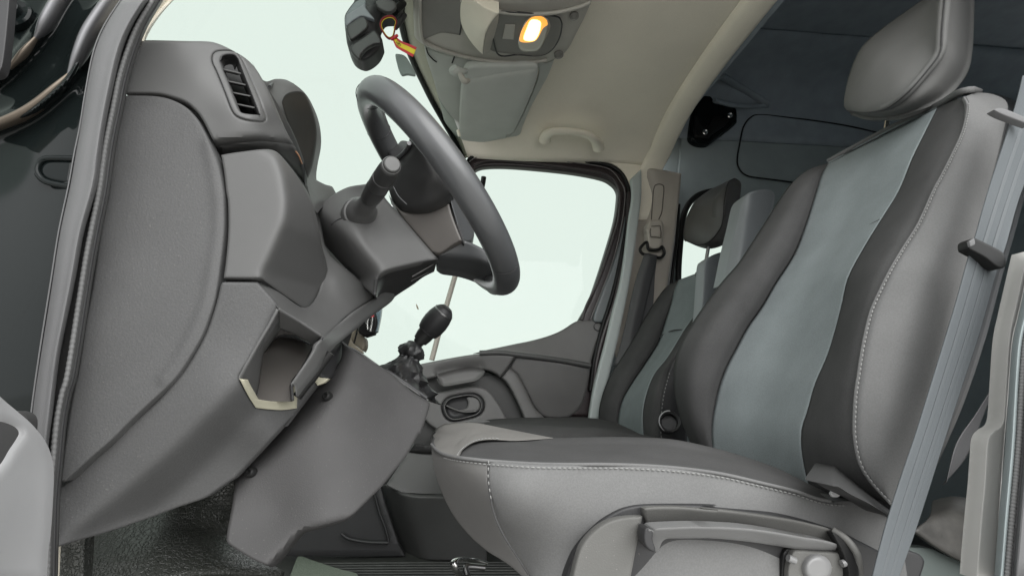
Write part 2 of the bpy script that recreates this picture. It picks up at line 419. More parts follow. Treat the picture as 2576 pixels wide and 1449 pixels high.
relief('upper_panel', up_out, upY, dashS, db, r=7, rd=.006, thick=.02, holes=[vent_o], step=10)
vr = outline(vent_o); vc = vr.mean(0)
ve = thing('air_vent', '', '', P(vc[0], vc[1], .68)); ve.parent = db; ve.matrix_parent_inverse = db.matrix_basis.inverted()
for k in ('label', 'category'): del ve[k]
relief('vent_frame', [tuple(p) for p in vc+(vr-vc)*.985][::5], add(upY, -.0015), dashS, ve, r=4, rd=.004, thick=.012, holes=[vent_i], step=6)
relief('vent_cavity', [tuple(p) for p in vc+(vr-vc)*.99][::5], add(upY, .055), deep, ve, r=0, thick=.004, step=12)
loft('duct_wall', [C('A1', .667, (1800, 450), (1850, 580), (1910, 730), (1963, 868)), C('A1', .71, (1765, 450), (1812, 580), (1870, 730), (1915, 862))], dash, ve, thick=.001, straight=True)
loft('duct_wall', [C('A1', .667, (1665, 460), (1680, 425), (1720, 413), (1770, 417), (1800, 450)), C('A1', .71, (1690, 520), (1700, 500), (1730, 490), (1755, 495), (1770, 530))], dark, ve, thick=.001)
for a, b in (((1684, 524), (1816, 556)), ((1715, 612), (1850, 641)), ((1750, 698), (1886, 726)), ((1785, 786), (1918, 813))):
    loft('slat', [C('A1', .668, a, b), C('A1', .672, (a[0]+2, a[1]+7), (b[0]+2, b[1]+7)), C('A1', .712, (a[0]-22, a[1]+15), (b[0]-22, b[1]+15))], dark if a[0] > 9e9 else dashS, ve, n=6, thick=.0012)

side_out = Q('A1', (1670, 1172, 1), (1740, 1158), (1850, 1143), (1960, 1130), (2040, 1130), (2100, 1156), (2170, 1235), (2240, 1325), (2300, 1420)) + \
    Q('A2', (2335, 60), (2362, 150), (2385, 260), (2412, 400), (2440, 500), (2457, 620), (2455, 715), (2420, 790), (2337, 902, 1), (2300, 885), (2140, 775), (1972, 655, 1), (1689, 652, 1), (1708, 500), (1724, 300), (1722, 100)) + Q('A1', (1708, 1440), (1692, 1300))
ks = Q('A1', (1980, 1110), (2080, 1180), (2130, 1300), (2155, 1430)) + Q('A2', (2165, 100), (2150, 220), (2105, 330), (2040, 480), (1985, 600), (1970, 690))
relief('side_panel', side_out, add(tps('A2', (1700, 0, .664), (1700, 600, .662), (1900, 300, .663), (2300, 300, .664), (2400, 800, .664)), crease(ks, .00125, 5, -1)), dashS, db, r=6, rd=.006, thick=.02, step=8)

# lower panel with the cubby cut out, sweeping down and away under the dash
low_out = Q('A2', (1694, 682, 1), (1940, 682, 1), (2000, 745), (2050, 800), (2090, 850), (2103, 888), (2092, 930), (2000, 1080), (1900, 1230), (1803, 1385, 1)) + \
    Q('K1', (182, 1060), (240, 1170), (318, 1290, 1), (480, 1305), (655, 1293, 1), (662, 1230), (672, 1195), (720, 1130), (785, 1030), (838, 1093, 1), (760, 1190), (660, 1320), (560, 1449)) + \
    Q('A3', (2200, 250), (1980, 490), (1770, 715, 1), (1705, 755), (1600, 830), (1530, 870), (1350, 930), (1100, 1022), (800, 1122), (600, 1180), (430, 1234, 1), (350, 1240, 1), (380, 900), (440, 780), (470, 765), (600, 670), (700, 580), (850, 450), (1000, 300), (1180, 140)) + Q('A2', (1305, 1448), (1390, 1350), (1475, 1220), (1550, 1080), (1600, 950), (1640, 820), (1670, 700))
c1 = Q('A2', (2080, 960), (1980, 1200), (1800, 1448)) + Q('A3', (1700, 100), (1500, 300), (1270, 520), (1000, 750), (800, 910), (620, 1060), (440, 1230))
c2 = Q('K1', (900, 1050), (760, 1220)) + Q('A3', (1960, 200), (1700, 460), (1480, 680), (1280, 860), (1150, 960), (900, 1050), (500, 1200))
lowY = add(tps('A3', (450, 1200, .655), (500, 800, .664), (1300, 100, .666), (1700, -300, .668), (2050, -900, .668), (1850, 300, .672), (1500, 800, .68), (2300, 100, .70), (1900, 600, .70)), crease(c1, .00065, 9, -1), crease(c2, -.0006, 8, -1))
relief('lower_panel', low_out, lowY, dash, db, r=6, rd=.005, thick=.015, step=10)

# surface behind the side panel, running to the column
sur_out = Q('K1', (338, 216, 1), (500, 300), (740, 440)) + Q('A2', (2420, 700), (2400, 400), (2330, 200)) + Q('K2', (90, 500, 1), (160, 900), (400, 1120), (585, 1290, 1)) + Q('K1', (1320, 362, 1), (1240, 410), (1150, 468), (1060, 530), (1000, 590), (930, 650), (880, 705, 1), (870, 662, 1), (700, 572), (600, 515), (515, 460, 1), (440, 350))
surY = tps('K1', (340, 220, .678), (515, 460, .672), (870, 670, .73), (740, 470, .785), (900, 250, .85), (1000, 560, .82), (1000, 200, .86), (1320, 360, .91), (860, 0, .86), (1200, 200, .89))
relief('centre_panel', sur_out, surY, dashS, db, r=7, rd=.004, thick=.01, step=9)
band = [C('K1', surY, (870, 662), (880, 703), (1000, 590), (1150, 468), (1310, 366), (1340, 340), (1449, 270))+C('K2', surY, (850, 1110)),
        ]
relief('lower_lip', Q('K1', (878, 700, 1), (1000, 592), (1150, 468), (1325, 360, 1), (1400, 260), (1500, 330, 1), (1449, 392), (1300, 500), (1180, 600), (1050, 700), (960, 780), (880, 890), (830, 975), (785, 1032), (720, 1110), (660, 1190, 1), (645, 1105), (612, 1088, 1), (700, 960), (760, 870), (795, 800), (805, 750)),
       add(tps('K1', (878, 700, .72), (1000, 592, .80), (1150, 468, .84), (1325, 360, .90), (640, 1150, .675), (700, 960, .69), (800, 760, .705)), crease(Q('K1', (1449, 250), (1325, 352), (1150, 460), (1000, 582), (878, 692), (795, 820), (700, 960), (620, 1080)), .0014, 3, 1)), dashS, db, r=8, rd=.008, thick=.01, step=7)
# open cubby
pk = thing('storage_cubby', '', '', P(*D3(520, 900), .72)); pk.parent = db; pk.matrix_parent_inverse = db.matrix_basis.inverted()
for k in ('label', 'category'): del pk[k]
loft('cubby_wall', [C('K1', .672, (512, 455), (440, 590), (320, 790), (178, 1032), (186, 1045)), C('K1', .74, (540, 600), (480, 690), (380, 835), (345, 1100), (318, 1225))], dashS, pk, thick=.003, straight=True)
loft('cubby_wall', [C('K1', (.672, .70, .722), (512, 455), (700, 568), (876, 684)), C('K1', (.72, .735, .75), (520, 620), (650, 668), (805, 755))], dashS, pk, thick=.003, straight=True)
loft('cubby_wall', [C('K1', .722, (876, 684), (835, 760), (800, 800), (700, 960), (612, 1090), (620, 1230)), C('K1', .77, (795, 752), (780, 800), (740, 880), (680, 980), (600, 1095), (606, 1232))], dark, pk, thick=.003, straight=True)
relief('cubby_back', Q('K1', (500, 590, 1), (560, 590), (820, 740, 1), (790, 830), (700, 960), (612, 1075), (625, 1235, 1), (315, 1230, 1), (370, 830)), tps('K1', (520, 600, .84), (790, 750, .84), (400, 700, .82), (600, 1230, .75), (320, 1220, .745), (780, 800, .82)), dashB, pk, r=0, thick=.003, step=12)
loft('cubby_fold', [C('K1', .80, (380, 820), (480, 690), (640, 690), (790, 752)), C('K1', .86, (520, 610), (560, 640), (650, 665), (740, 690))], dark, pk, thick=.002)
tube('cubby_seam', C('K1', .742, (368, 860), (348, 1040), (330, 1215)), .0004, dashS, pk, seg=6)
relief('cubby_rim', Q('K1', (177, 1038, 1), (200, 1048), (224, 1045, 1), (250, 1100), (318, 1214, 1), (400, 1228), (480, 1233), (608, 1228, 1), (618, 1200), (616, 1150), (608, 1098, 1), (648, 1106, 1), (660, 1190), (660, 1292, 1), (540, 1306), (420, 1300), (318, 1288, 1), (250, 1180)), add(lowY, -.003), mat('cream lit lip', (.34, .325, .25), .5), pk, r=3, rd=.003, thick=.01, step=6)  # cream colour stands for light on the lip's plastic

# instrument hood and its face
hd = relief('instrument_hood', Q('A1', (1900, 470, 1), (1990, 610), (2080, 598), (2160, 605), (2240, 650), (2310, 715), (2360, 800), (2392, 900), (2405, 1000), (2402, 1090), (2380, 1200), (2368, 1290), (2380, 1350), (2450, 1392), (2512, 1415))+Q('A2', (2520, 40), (2430, 70), (2370, 130, 1), (2330, 0))+Q('A1', (2290, 1300), (2230, 1150), (2120, 900)),
       tps('A1', (1920, 500, .74), (2050, 620, .86), (2200, 640, .92), (2300, 720, .95), (2400, 1000, .97), (2370, 1300, .96), (2500, 1420, 1.0), (2100, 850, .80), (2300, 1350, .84), (2250, 900, .88)), dashS, db, r=14, rd=.03, thick=.02, step=9)
relief('hood_face', Q('A1', (2133, 800), (2132, 755), (2160, 712), (2220, 692), (2285, 700), (2325, 755), (2368, 870), (2388, 980), (2382, 1090), (2355, 1240), (2320, 1340, 1), (2290, 1240), (2250, 1130), (2190, 980)), tps('A1', (2133, 800, .775), (2220, 700, .84), (2330, 760, .89), (2385, 1000, .90), (2320, 1300, .82), (2200, 1000, .80)), black, db, r=5, rd=.006, thick=.004, step=8)
tube('hood_bead', C('A1', (.80, .90, .92, .95), (2035, 655), (2070, 625), (2140, 620), (2210, 640)), .0025, dark, db, seg=8)
relief('cluster_bezel', Q('A1', (1905, 500, 1), (1990, 620), (2080, 760), (2160, 900), (2230, 1050), (2290, 1220), (2305, 1330), (2303, 1400, 1), (2270, 1200), (2210, 1082), (2130, 942), (2060, 782), (2000, 645)), tps('A1', (1905, 500, .70), (2080, 760, .735), (2230, 1050, .78), (2300, 1330, .82), (2130, 940, .73)), dark, db, r=3, rd=.004, thick=.01, step=6)
tube('bezel_trim', C('A1', (.728, .75, .775, .80), (2120, 975), (2190, 1090), (2250, 1170), (2278, 1235)), .0012, mat('copper trim', (.45, .24, .14), .35), db, seg=8)
relief('dash_top', Q('A2', (2372, 130, 1), (2420, 60), (2520, 20), (2600, -20, 1), (2640, 120), (2500, 330, 1)), tps('A2', (2372, 130, .9), (2600, -20, 1.1), (2500, 330, 1.0)), dashS, db, r=4, thick=.01)

# knee panel under the column
kn = thing('knee_panel', '', '', P(820, 1150, .8)); kn.parent = db; kn.matrix_parent_inverse = db.matrix_basis.inverted()
for k in ('label', 'category'): del kn[k]
kp_out = Q('K1', (1045, 735, 1), (1062, 752), (1160, 808), (1300, 895), (1449, 985)) + Q('K5', (160, 940), (330, 1048), (347, 1088, 1), (338, 1130), (300, 1250), (260, 1349)) + \
    Q('B3', (580, 380), (500, 530), (400, 660), (310, 770), (200, 880), (80, 1000), (0, 1048)) + Q('A3', (2400, 1098), (2288, 1128, 1), (2190, 1250), (2110, 1350), (2050, 1387, 1), (1900, 1320), (1740, 1220), (1708, 1180, 1), (1718, 1100), (1745, 960), (1770, 800), (1766, 735, 1), (1850, 640), (1980, 492), (2250, 185)) + Q('K1', (560, 1449), (700, 1275), (835, 1100), (930, 1045), (1000, 950), (1045, 850))
kv = Q('K1', (1110, 800), (1060, 950), (960, 1130), (800, 1330), (680, 1449)) + Q('A3', (2050, 520), (1880, 660), (1760, 800))
kpY = add(tps('K1', (1045, 740, .87), (1449, 1000, .885), (800, 1200, .80), (600, 1420, .79), (1200, 1100, .835), (900, 1700, .785), (900, 2200, .76), (1500, 1300, .87), (500, 2150, .77)), crease(kv, .0019, 9, 1), crease(Q('A3', (2574, 1040), (2400, 1085), (2270, 1120), (2160, 1240), (2040, 1370)), .003, 4, -1))
relief('knee_cover', kp_out, kpY, mat('dark grained knee plastic', (.050, .049, .049), .55, .5, 520, spec=.2, var=.09, vs=9, dust=.1), kn, r=7, rd=.006, thick=.012, step=10)
tube('ledge', C('K5', (.93, .93, .93, .925), (-60, 765), (0, 800), (160, 905), (325, 1022)), .004, dark, kn)
tube('ledge_lip', C('K1', (.915, .92, .925), (1048, 728), (1100, 770), (1200, 822))+C('K5', .925, (0, 812), (160, 922), (335, 1040)), .0018, dashS, kn, seg=8)
for x, y, fr in ((925, 1192, 'K1'), (1897, 668, 'A3')):
    u, v = Q(fr, (x, y))[0]; Y0 = float(kpY(np.array([[u, v]]))[0])
    a = P(u, v, Y0-.004); n = Vector((-.35, -1, .25)).normalized()
    lathe('screw', a-n*.003, a+n*.006, [(0, .0068), (.6, .0068), (.9, .0055), (1, .0035), (.7, .003), (.7, .0001)], black, kn, seg=20)
relief('column_bracket', Q('K1', (905, 850, 1), (960, 790), (1035, 745), (1050, 770), (1040, 850), (1010, 940), (970, 1020), (920, 1045), (840, 1000), (830, 985)), tps('K1', (905, 850, .86), (1040, 760, .92), (950, 1040, .84), (830, 990, .82)), dark, db, r=10, rd=.01, thick=.02, step=7)
relief('bracket_foot', Q('K1', (785, 1012, 1), (860, 1030), (940, 1040, 1), (900, 1075), (840, 1098, 1)), .80, MATS['cream lit lip'], db, r=3, rd=.003, thick=.01, step=6)
tube('gap_strip', C('K1', .75, (668, 1195), (740, 1100), (800, 1030), (880, 910), (950, 820)), .006, black, db)
# closed core behind the panels, so that no daylight leaks through from the side
relief('inner_core', Q('D', (352, 125, 1), (500, 120), (600, 170), (680, 330), (760, 500), (790, 600), (820, 700, 1), (760, 850), (600, 1080), (500, 1200), (160, 1340, 1), (230, 700), (320, 250)), tps('D', (352, 125, .72), (600, 170, .76), (300, 800, .72), (160, 1340, .72), (820, 700, .96), (780, 850, .90), (600, 1050, .86)), deep, db, r=0, thick=.35, step=40)

# ================================================================== steering column
sc = thing('steering_column', 'boxy grey steering column shroud with a stalk switch pointing at the viewer', 'steering column', P(930, 640, .88))
ridgeL = Q('K2', (70, 540), (130, 600), (190, 650), (260, 720), (380, 850), (480, 970), (570, 1080), (592, 1160), (580, 1290))
shY = add(tps('K2', (60, 560, .90), (350, 370, .93), (600, 340, .88), (1110, 985, .87), (600, 1080, .82), (300, 750, .83), (650, 460, .88), (400, 600, .85), (800, 800, .85), (180, 640, .86)), crease(ridgeL, .0022, 9, 1))
relief('shroud', Q('K2', (60, 560, 1), (140, 495), (240, 425), (350, 372), (480, 350), (600, 335), (660, 462), (790, 610), (950, 800), (1112, 985, 1), (1000, 1002), (850, 1035), (700, 1072), (625, 1108), (592, 1160), (580, 1292, 1), (480, 1210), (350, 1080), (210, 930), (120, 820), (80, 680)), shY, dashS, sc, r=7, rd=.008, thick=.02, step=8)
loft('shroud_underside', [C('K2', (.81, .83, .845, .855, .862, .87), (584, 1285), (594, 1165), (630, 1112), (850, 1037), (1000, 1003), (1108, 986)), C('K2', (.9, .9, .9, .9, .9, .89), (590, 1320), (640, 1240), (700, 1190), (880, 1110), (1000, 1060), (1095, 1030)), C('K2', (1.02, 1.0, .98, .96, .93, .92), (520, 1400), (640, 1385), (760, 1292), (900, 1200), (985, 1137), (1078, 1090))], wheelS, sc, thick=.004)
tube('seam_line', C('K2', (.878, .882, .89), (890, 1132), (990, 1075), (1092, 1014)), .0012, dashS, sc, seg=8)
tube('seam_line', C('K2', (.90, .91, .92), (880, 1170), (960, 1130), (1060, 1080)), .001, dashS, sc, seg=8)
tube('shroud_joint', C('K2', lambda q: shY(q)-.001, (205, 692), (260, 650), (330, 626)), .0008, dark, sc, seg=6)
st = thing('stalk', '', '', P(*Q('K2', (460, 590))[0], .86)); st.parent = sc; st.matrix_parent_inverse = sc.matrix_basis.inverted()
for k in ('label', 'category'): del st[k]
A = np.array(P(*Q('K2', (440, 620))[0], .865)); B = np.array(P(*Q('K2', (722, 178))[0], .665))
lathe('collar', A, B, [(-.04, .026), (.0, .0285), (.05, .0285), (.075, .026), (.08, .0235), (.13, .0225), (.17, .019), (.22, .0155), (.3, .0135), (.4, .0125)], dashS, st)
lathe('stalk_arm', A, B, [(.3, .0125), (.37, .0118), (.41, .0140), (.5, .0150), (.60, .0152), (.635, .0138), (.645, .0148), (.78, .0146), (.785, .0134), (.80, .0134), (.805, .0144), (.90, .0138), (.96, .0125)], wheelS, st)
lathe('stalk_button', A, B, [(.95, .0126), (.985, .0122), (.99, .0112), (.984, .0103), (1., .0101), (1.006, .0090), (1.008, .0001)], dashS, st)

# ================================================================== steering wheel
sw = thing('steering_wheel', 'dark grey steering wheel seen almost edge on, its rim tilted towards the seat', 'steering wheel', P(1106, 480, .9))
Cw = np.array([-.0257, .874, .3341+ZC]); R = .1831; tv = np.array([math.cos(-.903), 0, math.sin(-.903)])
yv = np.array([.0522, 1, -.0623]); yv -= tv*(yv@tv); yv /= np.linalg.norm(yv); ax = np.cross(tv, yv)
WR = lambda th, rr=R, h=0.: Cw+rr*(math.cos(th)*tv+math.sin(th)*yv)+ax*h
ring = [WR(2*math.pi*k/40) for k in range(40)]
tube('rim', ring, .0215, wheelM, sw, seg=26, sub=3, closed=True, raw=True, flat=.92)
for th in (-.42, math.pi+.32, .42, math.pi-.32):
    p0 = WR(th); T = -math.sin(th)*tv+math.cos(th)*yv; rad = math.cos(th)*tv+math.sin(th)*yv
    seam = [p0+.0218*(math.cos(q)*rad+.93*math.sin(q)*ax) for q in np.linspace(0, 2*math.pi, 30)[:-1]]
    tube('rim_seam', seam, .0007, dark, sw, seg=6, sub=1, closed=True, raw=True)
hubY = tps('K2', (870, 0, .80), (750, 130, .86), (700, 330, .87), (1000, 300, .80), (1225, 440, .82), (1000, 570, .84), (820, 560, .86))
relief('airbag_cover', Q('K2', (745, 135), (800, 95), (845, 50), (862, 0), (880, -60), (960, -40), (1060, 100), (1150, 250), (1240, 400), (1225, 450), (1190, 505), (1120, 545), (1040, 572), (930, 582), (850, 575), (790, 545), (745, 490), (700, 420), (690, 330), (710, 220)), hubY, wheelS, sw, r=26, rd=.03, thick=.05, step=8)
tube('cover_edge', C('K2', (.80, .82, .845, .86), (866, 0), (845, 50), (800, 100), (755, 135)), .0035, wheelM, sw)
tube('cover_highlight', C('K2', .828, (732, 370), (775, 450), (845, 520)), .0009, wheelM, sw, seg=8)
relief('hub_block', Q('K2', (690, 430, 1), (760, 540), (850, 590), (1050, 575), (1200, 505, 1), (1240, 640), (1312, 825, 1), (1230, 870), (1130, 935), (1060, 925, 1), (940, 790), (800, 620)), tps('K2', (700, 440, .885), (1050, 570, .86), (1200, 505, .85), (1312, 825, .85), (1100, 930, .87), (800, 620, .88)), dashB, sw, r=5, rd=.004, thick=.05, step=9)
relief('hub_side', Q('K2', (1238, 445, 1), (1270, 470), (1330, 580), (1400, 700), (1418, 780), (1390, 830, 1), (1325, 828, 1), (1280, 700), (1222, 500)), tps('K2', (1240, 450, .86), (1400, 720, .90), (1330, 828, .87)), wheelM, sw, r=5, rd=.005, thick=.04, step=7)
relief('hub_gap', Q('K2', (1215, 430), (1238, 440), (1225, 500), (1270, 640), (1335, 830), (1310, 835), (1240, 640), (1200, 505)), .862, black, sw, r=2, rd=.002, thick=.02, step=6)
spY = add(tps('B2', (740, 460, .875), (930, 370, .87), (1100, 450, .89), (760, 590, .88), (1000, 640, .90), (1150, 740, .90), (1150, 600, .89)), crease(Q('B2', (730, 480), (900, 500), (1050, 520), (1150, 570)), .0016, 4, 1))
relief('spoke', Q('B2', (715, 560, 1), (728, 480), (770, 455), (860, 405), (935, 370, 1), (1000, 395), (1100, 450), (1140, 500), (1155, 600), (1165, 740, 1), (1120, 715), (1050, 670), (960, 632), (860, 605), (760, 590)), spY, wheelM, sw, r=6, rd=.01, thick=.035, step=7)
relief('upper_spoke', Q('K2', (690, 70, 1), (760, 20), (800, -20), (860, -10), (865, 30), (830, 80), (780, 120), (720, 130)), tps('K2', (690, 70, .95), (800, -10, .96), (860, 20, .93), (750, 130, .93)), dark, sw, r=6, rd=.01, thick=.03, step=7)
# ================================================================== door opening at the left edge
jb = thing('door_jamb', 'glossy black painted door jamb with a rounded pressing, left of the grey door seal', 'door jamb', P(100, 700, .66))
s1 = Q('K4', (700, -100), (600, 60), (480, 270), (380, 410), (250, 570), (100, 730), (-80, 880))
s2 = Q('K4', (1240, -60), (1100, 130), (950, 370), (840, 600), (740, 800), (600, 950), (400, 1120), (200, 1240), (-100, 1360))
jbY = add(tps('D', (0, 0, .70), (300, 0, .70), (200, 300, .66), (0, 400, .68), (150, 700, .635), (0, 1000, .64), (120, 1300, .63)), ridge(s1, .02, 16), ridge(s2, .028, 19), ridge(Q('K4', (1150, 300), (1000, 700), (900, 1000)), -.008, 16))  # streak ridges shaped to catch reflections
sx = Q('A1', (915, -10), (780, 200), (700, 400), (640, 700), (600, 950), (555, 1170), (512, 1410)) + Q('A2', (440, 300), (385, 650), (340, 930), (290, 1250)) + Q('A3', (235, 200), (210, 500), (200, 900), (190, 1449))
relief('jamb_panel', [(-160, -40, 1), (150, -40), (330, -40, 1)] + sx[1:-1] + [(66, 1470, 1), (-160, 1470, 1)], jbY, paint, jb, r=0, thick=.03, step=5)
tube('panel_edge', [(q[0]+1, q[1], .622) for q in sx], .0008, sealG, jb, seg=10)
hp = [(q[0], q[1], .652) for q in Q('A1', (560, 1200), (450, 1196), (350, 1200), (300, 1230), (280, 1290), (310, 1345), (370, 1380), (520, 1412))]
tube('pressing_ridge', hp, .0035, paint, jb)
relief('pressing', Q('A1', (565, 1205, 1), (450, 1203), (360, 1208), (310, 1240), (295, 1290), (320, 1340), (380, 1372), (530, 1402, 1)), .652, paint, jb, r=12, rd=.01, thick=.01)
n = Vector((.1, -1, .1)).normalized(); a = P(*Q('K4', (120, 120))[0], .68)
lathe('bolt', a-n*.01, a+n*.01, [(0, .021), (.45, .021), (.55, .018), (.5, .012), (.9, .011), (1, .008), (1, .0001)], paint, jb)
m1 = mat('bright reflection streak', (.13, .13, .135), .42, metal=.85); m2 = mat('bronze reflection streak', (.12, .10, .08), .42, metal=.8)  # added strips stand in for reflections on the black paint
for nm, mt, pts, rr in (('bright_reflection_strip', m1, s2[:5], [.012, .012, .0125, .010, .004]), ('bronze_reflection_strip', m2, s2[4:], [.004, .008, .009, .009, .008]), ('bright_reflection_strip', m1, s1[:4], [.011, .011, .010, .003]), ('bronze_reflection_strip', m2, s1[3:6], [.003, .006, .003])):
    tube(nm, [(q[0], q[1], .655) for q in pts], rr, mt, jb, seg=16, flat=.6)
relief('fender_edge', Q('K4', (-120, -120, 1), (115, -120, 1), (95, 150), (60, 500), (25, 720), (-30, 790), (-120, 800, 1)), .62, dark, jb, r=5, thick=.01)

ds = thing('door_seal', 'thick grey rubber door seal curving up beside the dashboard, with a flocked bead', 'door seal', P(180, 900, .61))
le = Q('A1', (925, -10), (795, 200), (712, 400), (650, 700), (610, 950), (570, 1170), (528, 1410)) + Q('A2', (455, 300), (400, 650), (356, 930), (305, 1250)) + Q('A3', (248, 200), (240, 500), (235, 900), (225, 1460))
re = Q('A1', (1130, -10), (1000, 200), (920, 400), (850, 700), (800, 950), (768, 1170), (735, 1410)) + Q('A2', (638, 300), (573, 650), (515, 930), (450, 1250)) + Q('A3', (402, 200), (365, 500), (350, 900), (340, 1460))
def mixc(f, Y, dx=0): return [(a[0]*(1-f)+b[0]*f+dx, a[1]*(1-f)+b[1]*f, Y) for a, b in zip(le, re)]
loft('tube_seal', [mixc(0, .640), mixc(.02, .622), mixc(.12, .608), mixc(.3, .6), mixc(.55, .595), mixc(.75, .590), mixc(.9, .596), mixc(.99, .612), mixc(1.02, .64)], sealG, ds, n=70, k=4, thick=.002)
be = Q('A1', (1165, -10), (1040, 200), (960, 400), (900, 600), (860, 800), (800, 1100), (752, 1440)) + Q('A2', (700, 250), (652, 500), (604, 800), (558, 1100), (508, 1400)) + Q('A3', (470, 80), (430, 300), (402, 600), (375, 900), (360, 1460))
loft('carrier', [[(q[0]-34, q[1], .634) for q in be], [(q[0]-14, q[1], .625) for q in be], [(q[0], q[1], .618) for q in be], [(q[0]+10, q[1], .622) for q in be], [(q[0]+26, q[1], .650) for q in be]], mat('seal carrier', (.075, .075, .075), .5, .2), ds, n=70, thick=.002)
bw = crom(cpts([(q[0]-2, q[1], .612) for q in be]), 8)
tube('flocked_bead', resample(bw, 900), .0023, bead, ds, seg=10, sub=1, raw=True, disp=lambda t, th: 1+.10*math.sin(t*230*math.pi))
tube('lip_seal', [(q[0]+13, q[1], .628) for q in be], .002, dark, ds, seg=8)

ap = thing('windscreen_pillar_trim', 'beige windscreen pillar trim above the dashboard end', 'pillar trim', P(390, 60, .68))
loft('trim_panel', [C('A1', .66, (1240, -40), (1130, 80), (1040, 200), (1000, 320)), C('A1', .655, (1280, -40), (1170, 80), (1075, 220), (1050, 330)), C('A1', .68, (1330, -20), (1200, 120), (1120, 240), (1075, 330)), C('A1', .74, (1345, -40), (1210, 120), (1130, 240), (1090, 330))], beigeP, ap, n=20)

dr = thing('driver_door', 'pale grey inner edge of the open driver door at the lower left corner', 'door', P(60, 1350, .42))
dY = add(tps('A3', (0, 130, .40), (220, 330, .44), (350, 600, .47), (350, 1400, .46), (50, 900, .40), (0, 1449, .40)), )
relief('door_trim', Q('A3', (-160, -30, 1), (0, 122), (100, 205), (220, 310), (310, 420), (358, 520), (385, 650), (378, 900), (360, 1150), (345, 1249), (330, 1475, 1), (-160, 1475, 1)), dY, greyL, dr, r=26, rd=.05, thick=.003, step=6, holes=[Q('A3', (-90, 270), (0, 285), (60, 302), (115, 330), (142, 372), (118, 425), (68, 500), (0, 610), (-90, 680), (-120, 480))])
box('door_inner_panel', (-.54, -.50, -.62), (-.50, .47, .16), dark, dr, .01)
box('window_frame', (-.54, -.50, .16), (-.51, -.44, .75), dark, dr, .005)
box('window_frame', (-.54, -.50, .72), (-.51, .30, .78), dark, dr, .005)
relief('door_recess', Q('A3', (-160, 220, 1), (170, 220), (200, 400), (100, 640), (-160, 820, 1)), .46, deep, dr, r=0, thick=.01)
# ================================================================== cab shell: roof lining, pillars, floor, load space
hl = thing('roof_lining', 'cream cloth roof lining over the cab', 'roof lining', (0.4, 1.5, ZC+1.2), kind='structure'); del hl['category'], hl['label']
prof = [(.62, 1.04), (.72, 1.14), (.95, 1.2), (1.3, 1.215), (1.7, 1.21), (1.98, 1.185), (2.15, 1.14), (2.25, 1.10), (2.31, 1.055)]
def sect(f): return [('w', f(y), y, z) for y, z in prof]
fx = lambda y: -.18+.22*max(0, (y-1.55)/.75)**2+.12*max(0, (1.1-y)/.5)**2
loft('lining', [sect(lambda y: fx(y)), sect(lambda y: .12+.1*fx(y)), sect(lambda y: .4), sect(lambda y: .7), sect(lambda y: .885)], beige, hl, n=60, k=8, thick=.02, disp=lambda s, t: .004*np.sin(s*9+1)*np.sin(t*11))
def Xrib(dx, dz): return [('w', .93+dx+.05*(1.3-y)*0, y, z+dz) for y, z in prof[:-1]] + [('w', .905+dx, 2.30, 1.04+dz), ('w', .89+dx, 2.31, .95+dz), ('w', .88+dx, 2.31, .80)]
rb = loft('rear_arch', [Xrib(-.06, .0), Xrib(-.045, -.022), Xrib(-.01, -.034), Xrib(.03, -.03), Xrib(.045, .0)], beige, hl, n=60, k=6, thick=.01)
# header edge with its black seal
hdr = [('w', fx(y)-.004, y, z-.004) for y, z in prof]
tube('windscreen_edge_seal', hdr, .011, black, hl, seg=10)
# far side above the door
sideTop = relief('door_header', Q('B1', (830, 1060, 1), (1100, 1060), (1500, 1130), (2000, 1150), (2340, 1150, 1), (2330, 1280), (2230, 1400), (2170, 1400, 1), (2120, 1290), (2000, 1222), (1700, 1188), (1400, 1158), (1150, 1145), (1020, 1155), (930, 1195), (900, 1230, 1), (850, 1200)), 2.305, beige, hl, r=0, thick=.01, step=14)
tube('windscreen_far_pillar', C('D', 2.32, (1207, 480), (1190, 535), (1147, 687), (1113, 805), (1086, 906)), .016, pillar, hl, flat=.7)
tube('mirror_mount_cap', C('D', 2.31, (1217, 446), (1214, 465), (1208, 488)), .012, black, hl, seg=10)
g = mat('window glass', (.9, .96, .92), .0)
nt = g.node_tree; nt.nodes.clear(); o_ = nt.nodes.new('ShaderNodeOutputMaterial'); tr = nt.nodes.new('ShaderNodeBsdfTransparent'); gl = nt.nodes.new('ShaderNodeBsdfGlossy'); ms = nt.nodes.new('ShaderNodeMixShader'); fr = nt.nodes.new('ShaderNodeFresnel')
tr.inputs[0].default_value = (.380, .428, .392, 1); gl.inputs['Roughness'].default_value = .02; fr.inputs[0].default_value = 1.2
nt.links.new(fr.outputs[0], ms.inputs[0]); nt.links.new(tr.outputs[0], ms.inputs[1]); nt.links.new(gl.outputs[0], ms.inputs[2]); nt.links.new(ms.outputs[0], o_.inputs[0])
wsn = loft('windscreen', [[('w', -.12+.22*max(0, (y-1.55)/.75)**2+.12*max(0, (1.1-y)/.5)**2, y, 1.19-.25*max(0, (y-1.9)/.4)**2) for y in (.60, .9, 1.2, 1.5, 1.8, 2.1, 2.30)], [('w', -.62+.2*max(0, (y-1.55)/.75)**2+.15*max(0, (1.1-y)/.5)**2, y, .75) for y in (.6, .9, 1.2, 1.5, 1.8, 2.1, 2.32)], [('w', -1.02+.2*max(0, (y-1.55)/.75)**2+.15*max(0, (1.1-y)/.5)**2, y, .32) for y in (.55, .9, 1.2, 1.5, 1.8, 2.1, 2.34)]], g, None, n=24, thick=0)
tag(wsn, 'clear windscreen glass between the roof lining and the dashboard', 'windscreen')

